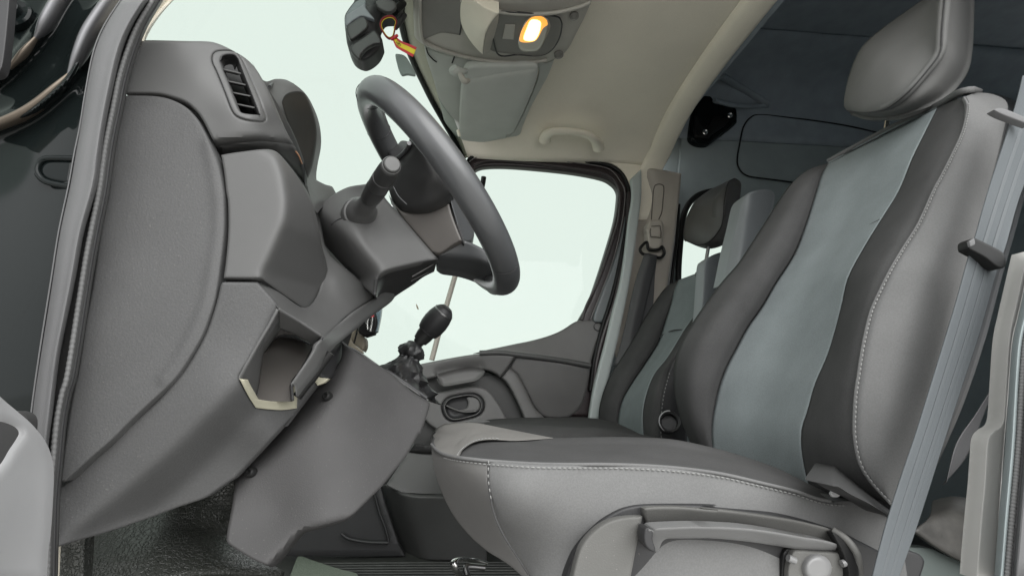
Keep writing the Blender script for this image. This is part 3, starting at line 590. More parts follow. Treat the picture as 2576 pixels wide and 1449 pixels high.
# far B pillar
bp = thing('pillar_trim', 'taupe plastic pillar trim behind the passenger door carrying the belt guide', 'pillar trim', P(1650, 800, 2.3))
bY = add(tps('K3', (500, 300, 2.36), (430, 1449, 2.36), (640, 230, 2.28), (850, 270, 2.30), (780, 1050, 2.30), (600, 800, 2.28), (560, 1300, 2.28), (440, 1400, 2.33), (530, 800, 2.33)), crease(Q('K3', (615, 215), (590, 260), (585, 330), (580, 450), (555, 650), (530, 850), (500, 1050), (450, 1300), (400, 1500)), .0019, 6, 1))
relief('pillar_cover', Q('K3', (492, 285, 1), (560, 228), (605, 218), (650, 223), (860, 262, 1), (850, 380), (830, 560), (800, 800), (760, 1060), (740, 1200), (700, 1449), (640, 1700), (340, 1700, 1), (300, 1500), (330, 1449), (370, 1300), (415, 1140), (440, 1000), (462, 850), (480, 700), (500, 560), (515, 420), (510, 340)), bY, pillar, bp, r=6, rd=.012, thick=.03, step=8)
slot = outline(Q('K3', (648, 590, 1), (655, 480), (665, 370), (685, 342), (715, 340), (736, 362), (730, 450), (716, 590, 1)))
tube('guide_slot', [(p[0], p[1], float(bY(np.array([p]))[0])-.002) for p in slot[::3]], .0022, mat('dark taupe groove', (.09, .08, .07), .6), bp, seg=6)
relief('pillar_jamb', Q('K3', (503, 300, 1), (575, 232, 1), (578, 300), (574, 450), (548, 650), (522, 850), (490, 1050), (440, 1300), (395, 1500), (335, 1750), (290, 2000, 1), (205, 2000, 1), (240, 1780), (285, 1600), (325, 1450), (372, 1250), (425, 1050), (458, 850), (488, 600), (514, 420)), 2.265, mat('pale painted jamb', (.42, .46, .45), .4), bp, r=5, rd=.01, thick=.02, step=8)
bg_ = thing('seat_belt', 'dark passenger belt hanging from an adjuster and black ring on the taupe pillar', 'seat belt', P(1645, 640, 2.25))
relief('adjuster', Q('K3', (640, 592), (700, 588), (724, 602), (733, 640), (728, 740), (715, 782), (682, 798), (642, 790), (622, 760), (618, 690), (611, 655), (622, 615)), 2.235, pillar, bg_, r=6, rd=.02, thick=.04, step=5)
relief('button', Q('K3', (652, 640, 1), (705, 636, 1), (713, 675), (710, 712, 1), (650, 706, 1), (644, 672)), 2.23, pillar, bg_, r=3, rd=.006, thick=.006, step=4)
tube('button_edge', [(p[0], p[1], 2.229) for p in outline(Q('K3', (648, 636, 1), (708, 632, 1), (716, 675), (713, 716, 1), (646, 710, 1), (640, 672)))[::2]], .0018, mat('dark taupe groove', (0, 0, 0)), bg_, seg=6)
tube('belt_ring', C('K3', 2.24, (615, 748), (580, 775), (568, 805), (590, 832), (640, 840), (705, 858), (735, 838), (738, 808), (722, 780), (700, 800), (650, 805), (625, 795)), .0065, black, bg_, closed=True, seg=10)
loft('webbing', [C('K3', 2.235, (597, 828), (575, 900), (540, 1000), (500, 1160), (470, 1300), (420, 1500), (380, 1620)), C('K3', 2.22, (640, 832), (620, 910), (590, 1010), (555, 1170), (520, 1310), (490, 1500), (450, 1620)), C('K3', 2.235, (690, 840), (675, 920), (645, 1040), (612, 1180), (580, 1320), (545, 1480), (520, 1620))], beltD, bg_, n=30, thick=.0015)
loft('rear_webbing', [C('K3', 2.26, (650, 840), (640, 1000), (590, 1250), (540, 1449)), C('K3', 2.26, (688, 850), (672, 1000), (664, 1150), (640, 1400))], beltD, bg_, n=20, thick=.0015)
gh = thing('grab_handle', 'cream plastic grab handle on the roof lining above the passenger door', 'handle', P(1440, 345, 2.2))
tube('grip', C('B1', (2.18, 2.15, 2.10, 2.09, 2.09, 2.10, 2.12, 2.17, 2.20), (1535, 1068), (1545, 1025), (1590, 992), (1680, 990), (1770, 998), (1850, 1015), (1900, 1045), (1935, 1085), (1942, 1125)), [.026, .025, .02, .019, .018, .019, .021, .026, .026], beigeP, gh, seg=18, flat=.8)

# load space behind the seats
ls = thing('load_space', 'x', 'x', (1.6, 1.5, ZC), kind='structure'); del ls['category'], ls['label']
win = Q('K3', (835, 1100, 1), (840, 900), (862, 640), (885, 540), (930, 460), (1000, 415), (1100, 390), (1250, 385, 1), (1300, 1100, 1))
wall = relief('side_wall', [p for p in Q('C1', (-60, 1700, 1), (-10, 1100), (20, 800), (100, 700), (300, 600, 1), (2700, 600, 1), (2700, 5600, 1), (300, 5600, 1), (-60, 5600, 1))], 2.38, cargoW, ls, r=0, thick=.02, holes=[win], step=30)
relief('body_side', [(1592, 425, 1), (1640, 300, 1), (1760, 200, 1), (1760, 425, 1), (1700, 640), (1700, 800), (1760, 1250, 1), (1420, 1250, 1), (1455, 1000), (1500, 880), (1545, 700), (1582, 500)], 2.41, cargoW, ls, r=0, thick=.01, step=20)
roof = box('load_roof', (.97, .60, 1.62), (4.2, 2.6, 1.66), cargoD, ls)
box('load_header', (.965, .60, 1.19), (.985, 2.6, 1.62), cargoD, ls)
box('load_end', (4.2, .5, -.6), (4.24, 2.6, 1.64), cargoD, ls); 
box('load_near_side', (1.0, .60, -.6), (4.2, .63, 1.64), cargoD, ls)
loft('roof_cove', [[('w', x, 2.05, 1.61) for x in (.97, 2.5, 4.2)], [('w', x, 2.25, 1.54) for x in (.97, 2.5, 4.2)], [('w', x, 2.34, 1.42) for x in (.97, 2.5, 4.2)], [('w', x, 2.37, 1.24) for x in (.97, 2.5, 4.2)]], cargoD, ls, n=20, thick=.01)
pr = outline(Q('C1', (2000, 1150, 1), (1500, 1010), (1150, 935), (760, 885), (570, 868), (500, 900), (455, 970), (432, 1080), (412, 1200), (425, 1270), (480, 1325), (600, 1348), (830, 1378), (2000, 1560, 1)))
tube('panel_rubber', [(p[0], p[1], 2.355) for p in pr[::3]], .004, black, ls, seg=8, closed=True)
tube('roof_rib', C('C1', (2.2, 2.3, 2.33), (290, 575), (430, 660), (640, 790)), .02, cargoD, ls, flat=.6)
tube('roof_rib', C('C1', (2.25, 2.3, 2.34), (240, 760), (420, 800), (640, 797)), .012, cargoD, ls)
tube('window_rubber', C('K3', 2.37, (838, 1060), (842, 900), (858, 700), (868, 600), (900, 500), (960, 430), (1040, 395), (1150, 380)), .014, black, ls)
tube('edge_highlight', C('K3', 2.34, (832, 470), (815, 700), (790, 900), (768, 1050)), .0025, greyL, ls, seg=8)  # pale strip stands in for the highlight along the dark edge
tube('dark_edge', C('K3', 2.345, (842, 480), (828, 700), (805, 900), (788, 1060)), .008, black, ls, seg=8)
gp = relief('side_window', Q('K3', (830, 1105, 1), (835, 900), (857, 640), (880, 535), (925, 455), (1000, 408), (1250, 380, 1), (1310, 1105, 1)), 2.395, g, None, r=0, thick=0, step=30); tag(gp, 'small rear side window seen behind the passenger headrest', 'window')
br = thing('roof_bracket', 'black steel bracket with two pale bolts on the side wall behind the pillar', 'bracket', P(1790, 310, 2.3))
relief('plate', Q('C1', (120, 750), (80, 800), (62, 900), (52, 1000), (60, 1055), (110, 1088), (190, 1094), (250, 1055), (390, 948), (408, 900), (402, 830), (375, 795), (300, 780), (240, 760), (220, 690), (160, 700)), 2.33, paint, br, r=9, rd=.02, thick=.03, step=6)
relief('raised_rib', Q('C1', (90, 900), (85, 1000), (110, 1040), (190, 1045), (230, 1010), (330, 940), (345, 900), (250, 880), (210, 900), (170, 960), (110, 880)), 2.315, black, br, r=6, rd=.012, thick=.01, step=6)
for x, y in ((355, 874), (168, 1000)):
    a = P(*Q('C1', (x, y))[0], 2.31); n = Vector((-.2, -1, -.1)).normalized()
    lathe('bolt', a, a+n*.012, [(0, .0125), (.5, .0125), (.6, .009), (1, .008), (.8, .004), (.8, .0001)], chrome, br, seg=24)

# ground outside
gr = thing('ground', 'x', 'x', (0, 0, 0), kind='structure'); del gr['category'], gr['label']
box('pavement', (-150, -150, -ZC-.05), (150, 150, -ZC), mat('pale concrete paving', (.50, .49, .47), .85, .4, 60, var=.12, vs=3), gr)
# floor
fl = thing('floor', 'x', 'x', (0, 1.4, ZC-.4), kind='structure'); del fl['category'], fl['label']
box('floor_pan', (-.95, .60, -.60), (4.2, 2.7, -.56), deep, fl)
box('bulk_toe_board', (-.98, .60, -.60), (-.95, 2.5, .3), deep, fl)
box('sill_face', (-.95, .66, -.62), (1.2, .68, -.46), dark, fl)
loft('wheel_arch_cover', [C('A3', .98, (560, 900), (1000, 860), (1500, 800), (1850, 700)), C('A3', (.93, .93, .96, 1.0), (560, 1150), (1000, 1050), (1500, 980), (1800, 900)), C('A3', (.88, .88, .93, 1.0), (590, 1350), (1100, 1250), (1500, 1150), (1850, 1200)), C('A3', (.86, .85, .88, .95), (620, 1520), (1100, 1480), (1600, 1420), (2150, 1420))], leath, fl, n=50, k=8)
relief('sill_trim', Q('A3', (330, 1225, 1), (640, 1160, 1), (620, 1500, 1), (320, 1500, 1)), .80, leath, fl, r=0, thick=.02)
tube('sill_edge', C('A3', .79, (438, 1225), (432, 1340), (425, 1480)), .003, beigeP, fl, seg=8)
tube('sill_edge', C('A3', .79, (625, 1230), (620, 1480)), .0025, leath, fl, seg=8)
# ================================================================== overhead console, lamp, visor, mirror
def ZF(Z): return lambda uv: YZ(uv, Z)
def ZT(fr, *pts):                                # level above the eye through measured points -> distance surface
    f = tps(fr, *pts); return lambda uv: YZ(uv, f(uv))
U = (0, .15, 1)
oc = thing('overhead_console', 'grey beige roof console with an open shelf and a lit reading lamp', 'roof console', P(1200, 60, 1.6))
body = ZT('B1', (530, 0, 1.17), (600, 300, 1.15), (950, 440, 1.13), (1450, 480, 1.13), (1850, 0, 1.15), (1300, 0, 1.10), (1100, 200, 1.11))
relief('console_body', Q('B1', (520, -140, 1), (540, 0), (548, 200), (560, 290), (640, 350), (760, 398), (950, 447), (1150, 478), (1330, 484), (1470, 476), (1600, 452), (1700, 385), (1780, 240), (1850, 100), (1890, 0), (1930, -140, 1)), body, consM, oc, r=10, rd=.03, thick=.04, back=U, step=10)
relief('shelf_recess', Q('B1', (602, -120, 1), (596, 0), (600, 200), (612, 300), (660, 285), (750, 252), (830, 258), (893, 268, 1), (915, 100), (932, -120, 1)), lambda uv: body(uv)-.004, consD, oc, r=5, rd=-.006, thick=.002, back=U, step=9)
tube('shelf_edge', [(q[0], q[1], float(body(np.array([q]))[0])-.006) for q in Q('B1', (596, -60), (594, 100), (600, 240), (618, 310), (680, 350), (800, 395), (1000, 445), (1200, 470), (1400, 474), (1550, 455))], .006, consM, oc)
tube('panel_gap', [(q[0], q[1], float(body(np.array([q]))[0])-.007) for q in Q('B1', (930, 20), (915, 120), (894, 265))], .0022, black, oc, seg=8)
blk = ZT('B1', (930, 0, 1.10), (1190, 100, 1.06), (1090, 230, 1.05), (1060, 412, 1.08), (900, 200, 1.11))
relief('holder', Q('B1', (935, -60, 1), (1060, 40), (1190, 100, 1), (1140, 160), (1100, 230), (1080, 300), (1066, 412, 1), (1020, 370), (955, 285), (905, 180), (900, 60)), blk, beigeP, oc, r=4, rd=.006, thick=.05, back=U, step=7)
relief('holder_side', Q('B1', (1190, 102, 1), (1180, 180), (1150, 290), (1120, 392), (1068, 413, 1), (1083, 300), (1103, 230), (1142, 160)), ZT('B1', (1190, 100, 1.06), (1150, 250, 1.09), (1120, 390, 1.11), (1068, 412, 1.08), (1100, 230, 1.055)), consM, oc, r=3, rd=.004, thick=.03, back=U, step=6)
tube('holder_slot', [(q[0], q[1], 1.62) for q in Q('B1', (1153, 215), (1146, 260), (1130, 305))], .0025, black, oc, seg=8)
lampP = lambda uv: body(uv)-.012
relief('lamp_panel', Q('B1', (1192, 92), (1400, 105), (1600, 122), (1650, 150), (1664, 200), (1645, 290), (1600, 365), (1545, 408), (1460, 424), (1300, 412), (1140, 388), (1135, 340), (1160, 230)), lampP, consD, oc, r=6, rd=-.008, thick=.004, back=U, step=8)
tube('lamp_panel_rim', [(p[0], p[1], float(lampP(np.array([p]))[0])-.002) for p in outline(Q('B1', (1192, 92), (1400, 105), (1600, 122), (1650, 150), (1664, 200), (1645, 290), (1600, 365), (1545, 408), (1460, 424), (1300, 412), (1140, 388)))[::4]], .0025, dark, oc, closed=False, seg=8)
relief('switch', Q('B1', (1238, 190, 1), (1312, 192, 1), (1300, 302, 1), (1215, 296, 1)), lambda uv: lampP(uv)-.005, consM, oc, r=3, rd=.003, thick=.006, back=U, step=6)
em = mat('lit lamp diffuser', (1, .8, .5), .3); e = em.node_tree.nodes['Principled BSDF']; e.inputs['Emission Color'].default_value = (1, .66, .2, 1); e.inputs['Emission Strength'].default_value = 1.7
em2 = mat('lamp lens glow', (.8, .5, .2), .15); e = em2.node_tree.nodes['Principled BSDF']; e.inputs['Emission Color'].default_value = (1, .36, .03, 1); e.inputs['Emission Strength'].default_value = .42
ln = relief('lamp_lens', Q('B1', (1382, 178), (1430, 130), (1500, 119), (1556, 148), (1578, 192), (1560, 255), (1500, 370), (1440, 394), (1362, 386), (1334, 332), (1350, 260)), lambda uv: lampP(uv)-.008, mat('clear lamp lens', (.36, .33, .27), .12, coat=.6), oc, r=7, rd=.008, thick=.01, back=U, step=5)
relief('lamp_glow', Q('B1', (1388, 185), (1432, 138), (1498, 126), (1545, 150), (1560, 190), (1525, 220), (1480, 300), (1430, 325), (1350, 320), (1352, 262)), lambda uv: lampP(uv)-.0098, em2, ln, r=5, rd=.003, thick=.004, back=U, step=4)
relief('bulb', Q('B1', (1425, 160), (1460, 150), (1503, 168), (1503, 215), (1485, 270), (1455, 308), (1400, 312), (1375, 290), (1400, 215)), lambda uv: lampP(uv)-.0125, em, ln, r=4, rd=.003, thick=.003, back=U, step=4)
for x, y, rr in ((1757, 125, .014), (1640, 416, .016)):
    u, v = Q('B1', (x, y))[0]; Y0 = float(body(np.array([[u, v]]))[0]); a = P(u, v, Y0-.012); n = Vector((0, -.25, -1)).normalized()
    lathe('roof_plug', a-n*.004, a+n*.006, [(0, rr), (.6, rr), (.75, rr*.85), (.5, rr*.7), (.7, rr*.4), (.7, .0001)], consD, oc, seg=24)
tube('console_arc', [(q[0], q[1], float(body(np.array([q]))[0])-.012) for q in Q('B1', (900, 0), (1040, 62), (1200, 92), (1400, 108), (1600, 100), (1780, 60), (1880, 20))], .006, consM, oc)
relief('console_rail', Q('B1', (1480, 480, 1), (1560, 475), (1605, 455, 1), (1560, 570), (1500, 680), (1420, 830), (1370, 950), (1340, 1020), (1240, 1040, 1), (1300, 1000), (1380, 850), (1460, 660), (1490, 560)), ZT('B1', (1480, 480, 1.15), (1600, 455, 1.16), (1370, 950, 1.13), (1240, 1040, 1.09)), visorM, oc, r=4, rd=.008, thick=.01, back=U, step=7)
relief('catch', Q('B1', (1472, 595, 1), (1545, 590, 1), (1520, 635), (1480, 652, 1)), 1.95, consD, oc, r=3, rd=.005, thick=.02, step=5)
# front strip between windscreen header and console, and the flat tray behind the visor
hY = ZT('B1', (500, 0, 1.185), (560, 350, 1.18), (680, 700, 1.165), (840, 1040, 1.12), (780, 600, 1.15), (640, 350, 1.18), (890, 1040, 1.115), (1500, 480, 1.17), (1240, 1045, 1.11), (1200, 750, 1.14))
relief('header_tray', Q('B1', (625, 345, 1), (760, 400), (1000, 450), (1500, 480, 1), (1400, 700), (1300, 1000), (1240, 1045, 1), (1050, 1075), (900, 1045), (835, 1030), (795, 985), (760, 850), (700, 620), (640, 430)), add(hY, -.012), visorM, oc, r=5, rd=.012, thick=.02, back=U, step=11)
tube('tray_seam', [(q[0], q[1], float(hY(np.array([q]))[0])-.014) for q in Q('B1', (640, 365), (655, 410), (690, 450), (720, 472))], .002, black, oc, seg=8)
tube('tray_seam', [(q[0], q[1], float(hY(np.array([q]))[0])-.016) for q in Q('B1', (853, 432), (836, 478))], .0025, black, oc, seg=8)

sv = thing('sun_visor', 'padded grey sun visor of the passenger side folded against the roof', 'sun visor', P(1250, 260, 1.9))
vY = ZT('B1', (930, 520, 1.10), (1460, 490, 1.11), (900, 1030, 1.06), (1240, 1030, 1.065), (1150, 750, 1.075))
relief('visor_pad', Q('B1', (922, 548), (940, 515), (990, 496), (1150, 489), (1300, 488), (1440, 485), (1478, 498), (1484, 540), (1460, 640), (1400, 790), (1320, 960), (1285, 1005), (1200, 1035), (1100, 1058), (1010, 1070), (930, 1060), (898, 1040), (890, 960), (895, 800), (905, 670), (925, 625), (975, 605, 1), (940, 590)), vY, visorM, sv, r=9, rd=.022, thick=.02, back=U, step=8)
relief('visor_flap', Q('B1', (960, 600, 1), (1000, 598), (1200, 560), (1440, 530), (1462, 560), (1440, 650), (1380, 790), (1300, 960), (1240, 1010), (1100, 1035), (1000, 1042), (930, 1030), (912, 1000), (912, 800), (925, 680)), lambda uv: vY(uv)-.006, visorM, sv, r=14, rd=.005, thick=.004, back=U, step=9)
tube('visor_pivot', [(q[0], q[1], y) for q, y in zip(Q('B1', (840, 515), (860, 535), (900, 545), (935, 540)), (1.66, 1.67, 1.68, 1.70))], [.016, .02, .016, .012], visorM, sv, flat=.8)
tube('visor_rod', [(q[0], q[1], y) for q, y in zip(Q('B1', (895, 552), (905, 580), (930, 615), (960, 610)), (1.66, 1.665, 1.67, 1.68))], [.008, .009, .01, .008], consM, sv)
tube('visor_clip', C('B1', 1.93, (880, 985), (886, 1010), (893, 1030)), .006, beigeP, sv)

paintM = mat('pale grey mirror plastic', (.16, .175, .19), .4, .1)
rm = thing('rear_view_mirror', 'dark rear view mirror housing at the top, a ribbon looped round its arm', 'mirror', P(930, 70, 1.42))
mb = relief('housing', Q('M', (300, -90), (180, 50), (110, 140), (55, 240), (50, 350), (62, 480), (90, 680), (150, 820), (215, 885), (280, 915), (350, 925), (450, 880), (550, 790), (605, 685), (622, 625), (600, 560), (560, 420), (600, 300), (660, 240), (800, 230), (900, 180), (920, 60), (940, 20), (880, -90)), tps('M', (60, 300, 1.44), (300, 300, 1.40), (350, 900, 1.44), (600, 600, 1.44), (800, 100, 1.46), (500, 100, 1.41)), dark, rm, r=9, rd=.035, thick=.05, step=5)
relief('glass_bezel', Q('M', (140, 700), (200, 640), (330, 560), (470, 470), (540, 500), (600, 600), (590, 660), (480, 680), (380, 740), (300, 830), (275, 900), (200, 850), (140, 770)), 1.392, wheelS, rm, r=5, rd=.012, thick=.01, step=4)
relief('ball_cover', Q('M', (80, 420), (170, 340), (300, 262), (380, 310), (400, 400), (330, 480), (160, 600), (110, 560)), 1.385, wheelS, rm, r=4, rd=.012, thick=.01, step=4)
relief('back_panel', Q('M', (120, 150), (240, 20), (360, 10), (370, 120), (420, 200), (490, 280), (480, 300), (380, 270), (300, 255), (180, 320), (75, 400), (60, 280)), 1.388, paintM, rm, r=4, rd=.01, thick=.01, step=4)
relief('arm_block', Q('M', (530, 20), (700, 0), (810, 40), (820, 130), (720, 190), (620, 160), (550, 110)), 1.39, dashS, rm, r=4, rd=.01, thick=.01, step=4)
tube('mirror_arm', C('M', (1.40, 1.43, 1.46), (820, 430), (890, 330), (950, 240)), [.006, .008, .008], dark, rm)
tube('arm_strut', C('M', (1.43, 1.45, 1.46), (800, 180), (900, 90), (950, 60)), [.012, .012, .008], black, rm)
rb_ = thing('flag_ribbon', 'red and yellow flag ribbon knotted on the mirror arm, its striped tail hanging right', 'ribbon', P(1000, 100, 1.37))
def rp(Y, *p): return C('M', Y, *p)
tl = [((765, 585), (835, 565)), ((810, 690), (860, 590)), ((840, 730), (930, 635)), ((960, 800), (1040, 675)), ((1080, 866), (1136, 720))]
def strip(f0, f1, mt, dy=0): 
    c = []
    for f in (f0, f1): c.append([(a[0]*(1-f)+b[0]*f, a[1]*(1-f)+b[1]*f) for a, b in tl])
    Ys = (1.375, 1.37, 1.366, 1.362, 1.358)
    loft('ribbon_stripe', [C('M', Ys, *c[0]), C('M', Ys, *c[1])], mt, rb_, n=24, thick=.0006)
strip(0, .27, red); strip(.27, .74, yellow); strip(.74, 1, red)
loop = [(700, 255), (620, 300), (590, 380), (620, 470), (680, 560), (730, 590), (780, 560), (800, 480), (815, 400), (830, 320), (780, 262)]
lc = np.array(loop, float); cc = lc.mean(0)
for f0, f1, mt, nm in ((1.10, .93, red, 'ribbon_loop'), (.93, .74, yellow, 'ribbon_loop'), (.74, .64, red, 'ribbon_loop')):
    pass
tube('ribbon_loop', C('M', 1.382, *[tuple(p) for p in cc+(lc-cc)*1.0]), .0044, mat('dark red ribbon', (.20, .012, .02), .7), rb_, closed=True, seg=10, flat=.5)
tube('ribbon_loop', C('M', 1.378, *[tuple(p) for p in cc+(lc-cc)*.88]), .0016, yellow, rb_, closed=True, seg=8, flat=.5)
tube('knot', C('M', (1.378, 1.37, 1.372), (760, 600), (800, 570), (845, 540)), .0042, red, rb_, seg=10)
# small crest print on the tail
crest = [((835, 625), (850, 690)), ((860, 640), (868, 700)), ((880, 655), (895, 690), (880, 705)), ((822, 650), (870, 665), (905, 690)), ((845, 620), (880, 640), (870, 665))]
for c in crest: tube('crest_print', C('M', 1.3655, *c), .0007, mottle, rb_, seg=6)
stk = relief('windscreen_sensor', Q('M', (815, 835), (860, 820), (960, 850), (1040, 960), (1120, 1125), (1000, 1120), (915, 1130), (870, 1060), (840, 960)), 1.60, mat('milky grey plastic', (.30, .36, .34), .5), None, r=3, rd=.004, thick=.01, step=4); tag(stk, 'small milky grey sensor on the windscreen under the mirror', 'sensor')
# ================================================================== passenger door (far side)
pd = thing('passenger_door', 'closed grey passenger door with black rubber round its large window', 'door', P(1350, 1000, 2.32))
fo = Q('B1', (920, 1260, 1), (960, 1190), (1030, 1152), (1150, 1143), (1400, 1156), (1700, 1187), (2000, 1222), (2090, 1255), (2155, 1315), (2190, 1400)) + Q('B2', (2196, 20), (2185, 200), (2155, 400), (2110, 620), (2065, 850), (2005, 1000), (1965, 1150), (1935, 1300), (1900, 1440), (1890, 1700, 1), (1700, 1700, 1), (1800, 1000, 1), (1790, 968, 1), (1865, 830), (1930, 650), (2000, 430), (2060, 220), (2083, 60)) + \
    Q('B1', (2080, 1440), (2040, 1388), (1950, 1345), (1700, 1300), (1300, 1262), (1090, 1262), (1010, 1290), (980, 1330, 1), (920, 1330, 1))
fm = mat('dark brown window rubber', (.028, .020, .021), .35, .1)
wf = relief('window_frame', fo, 2.33, fm, pd, r=8, rd=.02, thick=.03, step=8)
o1 = Q('B1', (945, 1235), (1000, 1178), (1150, 1160), (1400, 1172), (1700, 1204), (1980, 1238), (2070, 1275), (2130, 1330), (2165, 1410)) + Q('B2', (2172, 40), (2160, 200), (2128, 400), (2085, 620), (2030, 830), (1975, 1000), (1935, 1150), (1900, 1320), (1880, 1500))
tube('rubber_lip', [(a, b, 2.312) for a, b in o1], .009, black, wf, seg=10)
o2 = Q('B1', (960, 1225), (1020, 1190), (1150, 1178), (1350, 1186), (1640, 1215), (1960, 1258), (2050, 1300), (2100, 1360)) + Q('B2', (2140, 0), (2130, 150), (2090, 370), (2030, 580), (1960, 760), (1880, 965))
tube('bright_lip', [(a, b, 2.308) for a, b in o2], .0022, mat('rubber sheen', (.16, .15, .15), .25), wf, seg=8)
o3 = Q('B1', (1000, 1250), (1080, 1218), (1200, 1212), (1440, 1232), (1700, 1268), (1960, 1310), (2050, 1355), (2092, 1420)) + Q('B2', (2105, 40), (2095, 200), (2050, 360), (1990, 540), (1930, 700), (1850, 860), (1820, 965))
tube('inner_lip', [(a, b, 2.318) for a, b in o3], .006, fm, wf, seg=8)
relief('painted_frame', Q('B2', (2148, 180), (2150, 350), (2110, 560), (2085, 760), (2050, 930), (1985, 980), (1900, 965), (1960, 770), (2030, 600), (2090, 420), (2130, 260)), 2.315, paintG, pd, r=4, rd=.006, thick=.01, step=8)
relief('gate_edge', Q('B2', (2160, 0, 1), (2200, 0, 1), (2190, 200), (2160, 400), (2120, 620), (2078, 850), (2020, 1020), (1975, 1170), (1945, 1300), (1925, 1449), (1905, 1700, 1), (1875, 1700, 1), (1895, 1449), (1915, 1290), (1950, 1130), (2000, 970), (2050, 820), (2100, 600), (2140, 380)), 2.30, fm, pd, r=4, rd=.01, thick=.02, step=8)
tube('chrome_line', [(a, b, 2.296) for a, b in Q('B2', (2212, -20), (2205, 180), (2180, 400), (2140, 620), (2095, 860), (2040, 1020), (1990, 1170), (1960, 1300), (1940, 1440))], .004, mat('pale seal line', (.3, .33, .34), .4), pd, seg=8)
gp = relief('window_glass', fo[:10][:1]+Q('B1', (860, 1300), (1000, 1240), (1400, 1220), (1900, 1270), (2120, 1400))+Q('B2', (2120, 100), (2050, 500), (1850, 1000), (1700, 1300), (900, 1400), (60, 1380, 1), (60, 900, 1), (300, 600, 1)), 2.335, g, pd, r=0, thick=0, step=30)
# base panel
base = relief('door_panel', Q('K5', (-500, 760, 1), (140, 860), (415, 690), (820, 600), (1000, 560), (1300, 500), (1700, 400), (1900, 400, 1), (1900, 800), (1880, 1500, 1), (1300, 1900, 1), (-500, 1900, 1)), 2.34, mat('black door recess', (.028, .028, .027), .5, .2, 700), pd, r=4, thick=.04, step=20)
relief('upper_trim', Q('K5', (760, 598, 1), (880, 565), (1000, 540), (1150, 508), (1300, 478), (1450, 437), (1560, 395), (1640, 350), (1700, 310), (1760, 285), (1830, 277), (1900, 282)) + Q('B2', (1935, 975), (1965, 1000), (1972, 1035), (1955, 1085), (1925, 1140), (1900, 1220), (1878, 1300, 1)) + Q('K5', (1700, 680), (1500, 645), (1300, 610), (1150, 592), (1000, 583), (860, 592)), add(tps('K5', (760, 598, 2.30), (1300, 480, 2.315), (1900, 290, 2.325), (1850, 650, 2.30), (1300, 610, 2.285))), grey, pd, r=5, rd=.012, thick=.02, step=10)
a = P(*Q('B2', (1935, 1018))[0], 2.318)
lathe('trim_plug', a, a+Vector((0, -.007, 0)), [(0, .0195), (.5, .0195), (.55, .0175), (.35, .0165), (.9, .0155), (1, .0145), (1, .0001)], grey, pd, seg=30)
tube('plug_ring', [np.array(a)+np.array([.0175*math.cos(t), -.004, .0175*math.sin(t)]) for t in np.linspace(0, 2*math.pi, 24)[:-1]], .0012, black, pd, raw=True, closed=True, seg=6, sub=1)
relief('door_pocket', Q('K5', (1168, 620, 1), (1350, 642), (1500, 662), (1700, 700), (1862, 728, 1), (1850, 830), (1825, 960), (1785, 1080), (1725, 1160), (1650, 1203), (1540, 1212), (1445, 1198), (1385, 1160), (1330, 1090), (1290, 1010), (1235, 900), (1180, 800), (1110, 730)), add(tps('K5', (1170, 620, 2.27), (1860, 728, 2.28), (1500, 1200, 2.33), (1500, 900, 2.29))), grey, pd, r=7, rd=.015, thick=.02, step=12)
relief('sweep_rib', Q('K5', (1160, 625, 1), (1110, 720), (1180, 795), (1240, 905), (1300, 1030), (1350, 1120), (1420, 1190), (1500, 1300, 1), (1275, 1300, 1), (1240, 1200), (1180, 1060), (1120, 940), (1075, 870), (1030, 828, 1), (1080, 740)), add(2.275, crease(Q('K5', (1100, 740), (1170, 820), (1240, 960), (1300, 1080), (1400, 1230)), .0012, 6, -1)), grey, pd, r=5, rd=.012, thick=.03, step=8)
tube('waist_edge', C('K5', (2.25, 2.25, 2.255, 2.26, 2.27, 2.27), (820, 593), (1000, 588), (1170, 606), (1400, 634), (1650, 672), (1866, 712)), .011, dashS, pd, seg=12)
armY = add(tps('K5', (190, 710, 2.27), (820, 595, 2.25), (1160, 620, 2.25), (1020, 820, 2.27), (280, 850, 2.27), (640, 740, 2.27)), ridge(Q('K5', (430, 770), (600, 735), (830, 715)), -.012, 9))
relief('armrest', Q('K5', (60, 770, 1), (190, 715), (400, 668), (650, 622), (820, 600), (1000, 594), (1160, 618, 1), (1090, 730), (1018, 822, 1), (980, 795), (930, 768), (868, 752, 1), (800, 738), (700, 738), (560, 765), (415, 800, 1), (412, 822, 1), (275, 852, 1), (120, 885, 1)), armY, grey, pd, r=6, rd=.012, thick=.03, step=9)
tube('armrest_joint', C('K5', 2.245, (192, 715), (225, 780), (268, 855)), .0028, black, pd, seg=8)
tube('armrest_joint', C('K5', 2.245, (1165, 625), (1110, 720), (1030, 815)), .0028, black, pd, seg=8)
relief('grip_cup', Q('K5', (415, 800, 1), (520, 768), (650, 740), (800, 732), (868, 760), (830, 815), (780, 855), (650, 880), (500, 905), (462, 890), (440, 850)), add(2.255, lambda uv: -.02+.02*0), grey, pd, r=11, rd=-.022, thick=.004, step=6)
tube('grip_lip', C('K5', 2.238, (425, 830), (455, 888), (500, 902), (650, 878), (780, 852), (835, 815), (866, 765)), .0045, grey, pd, seg=10)
inY = 2.29
rel_o = Q('K5', (463, 1110), (478, 1055), (530, 1008), (640, 982), (740, 971), (815, 992), (858, 1045), (863, 1110), (832, 1165), (770, 1197), (620, 1232), (545, 1232), (490, 1190))
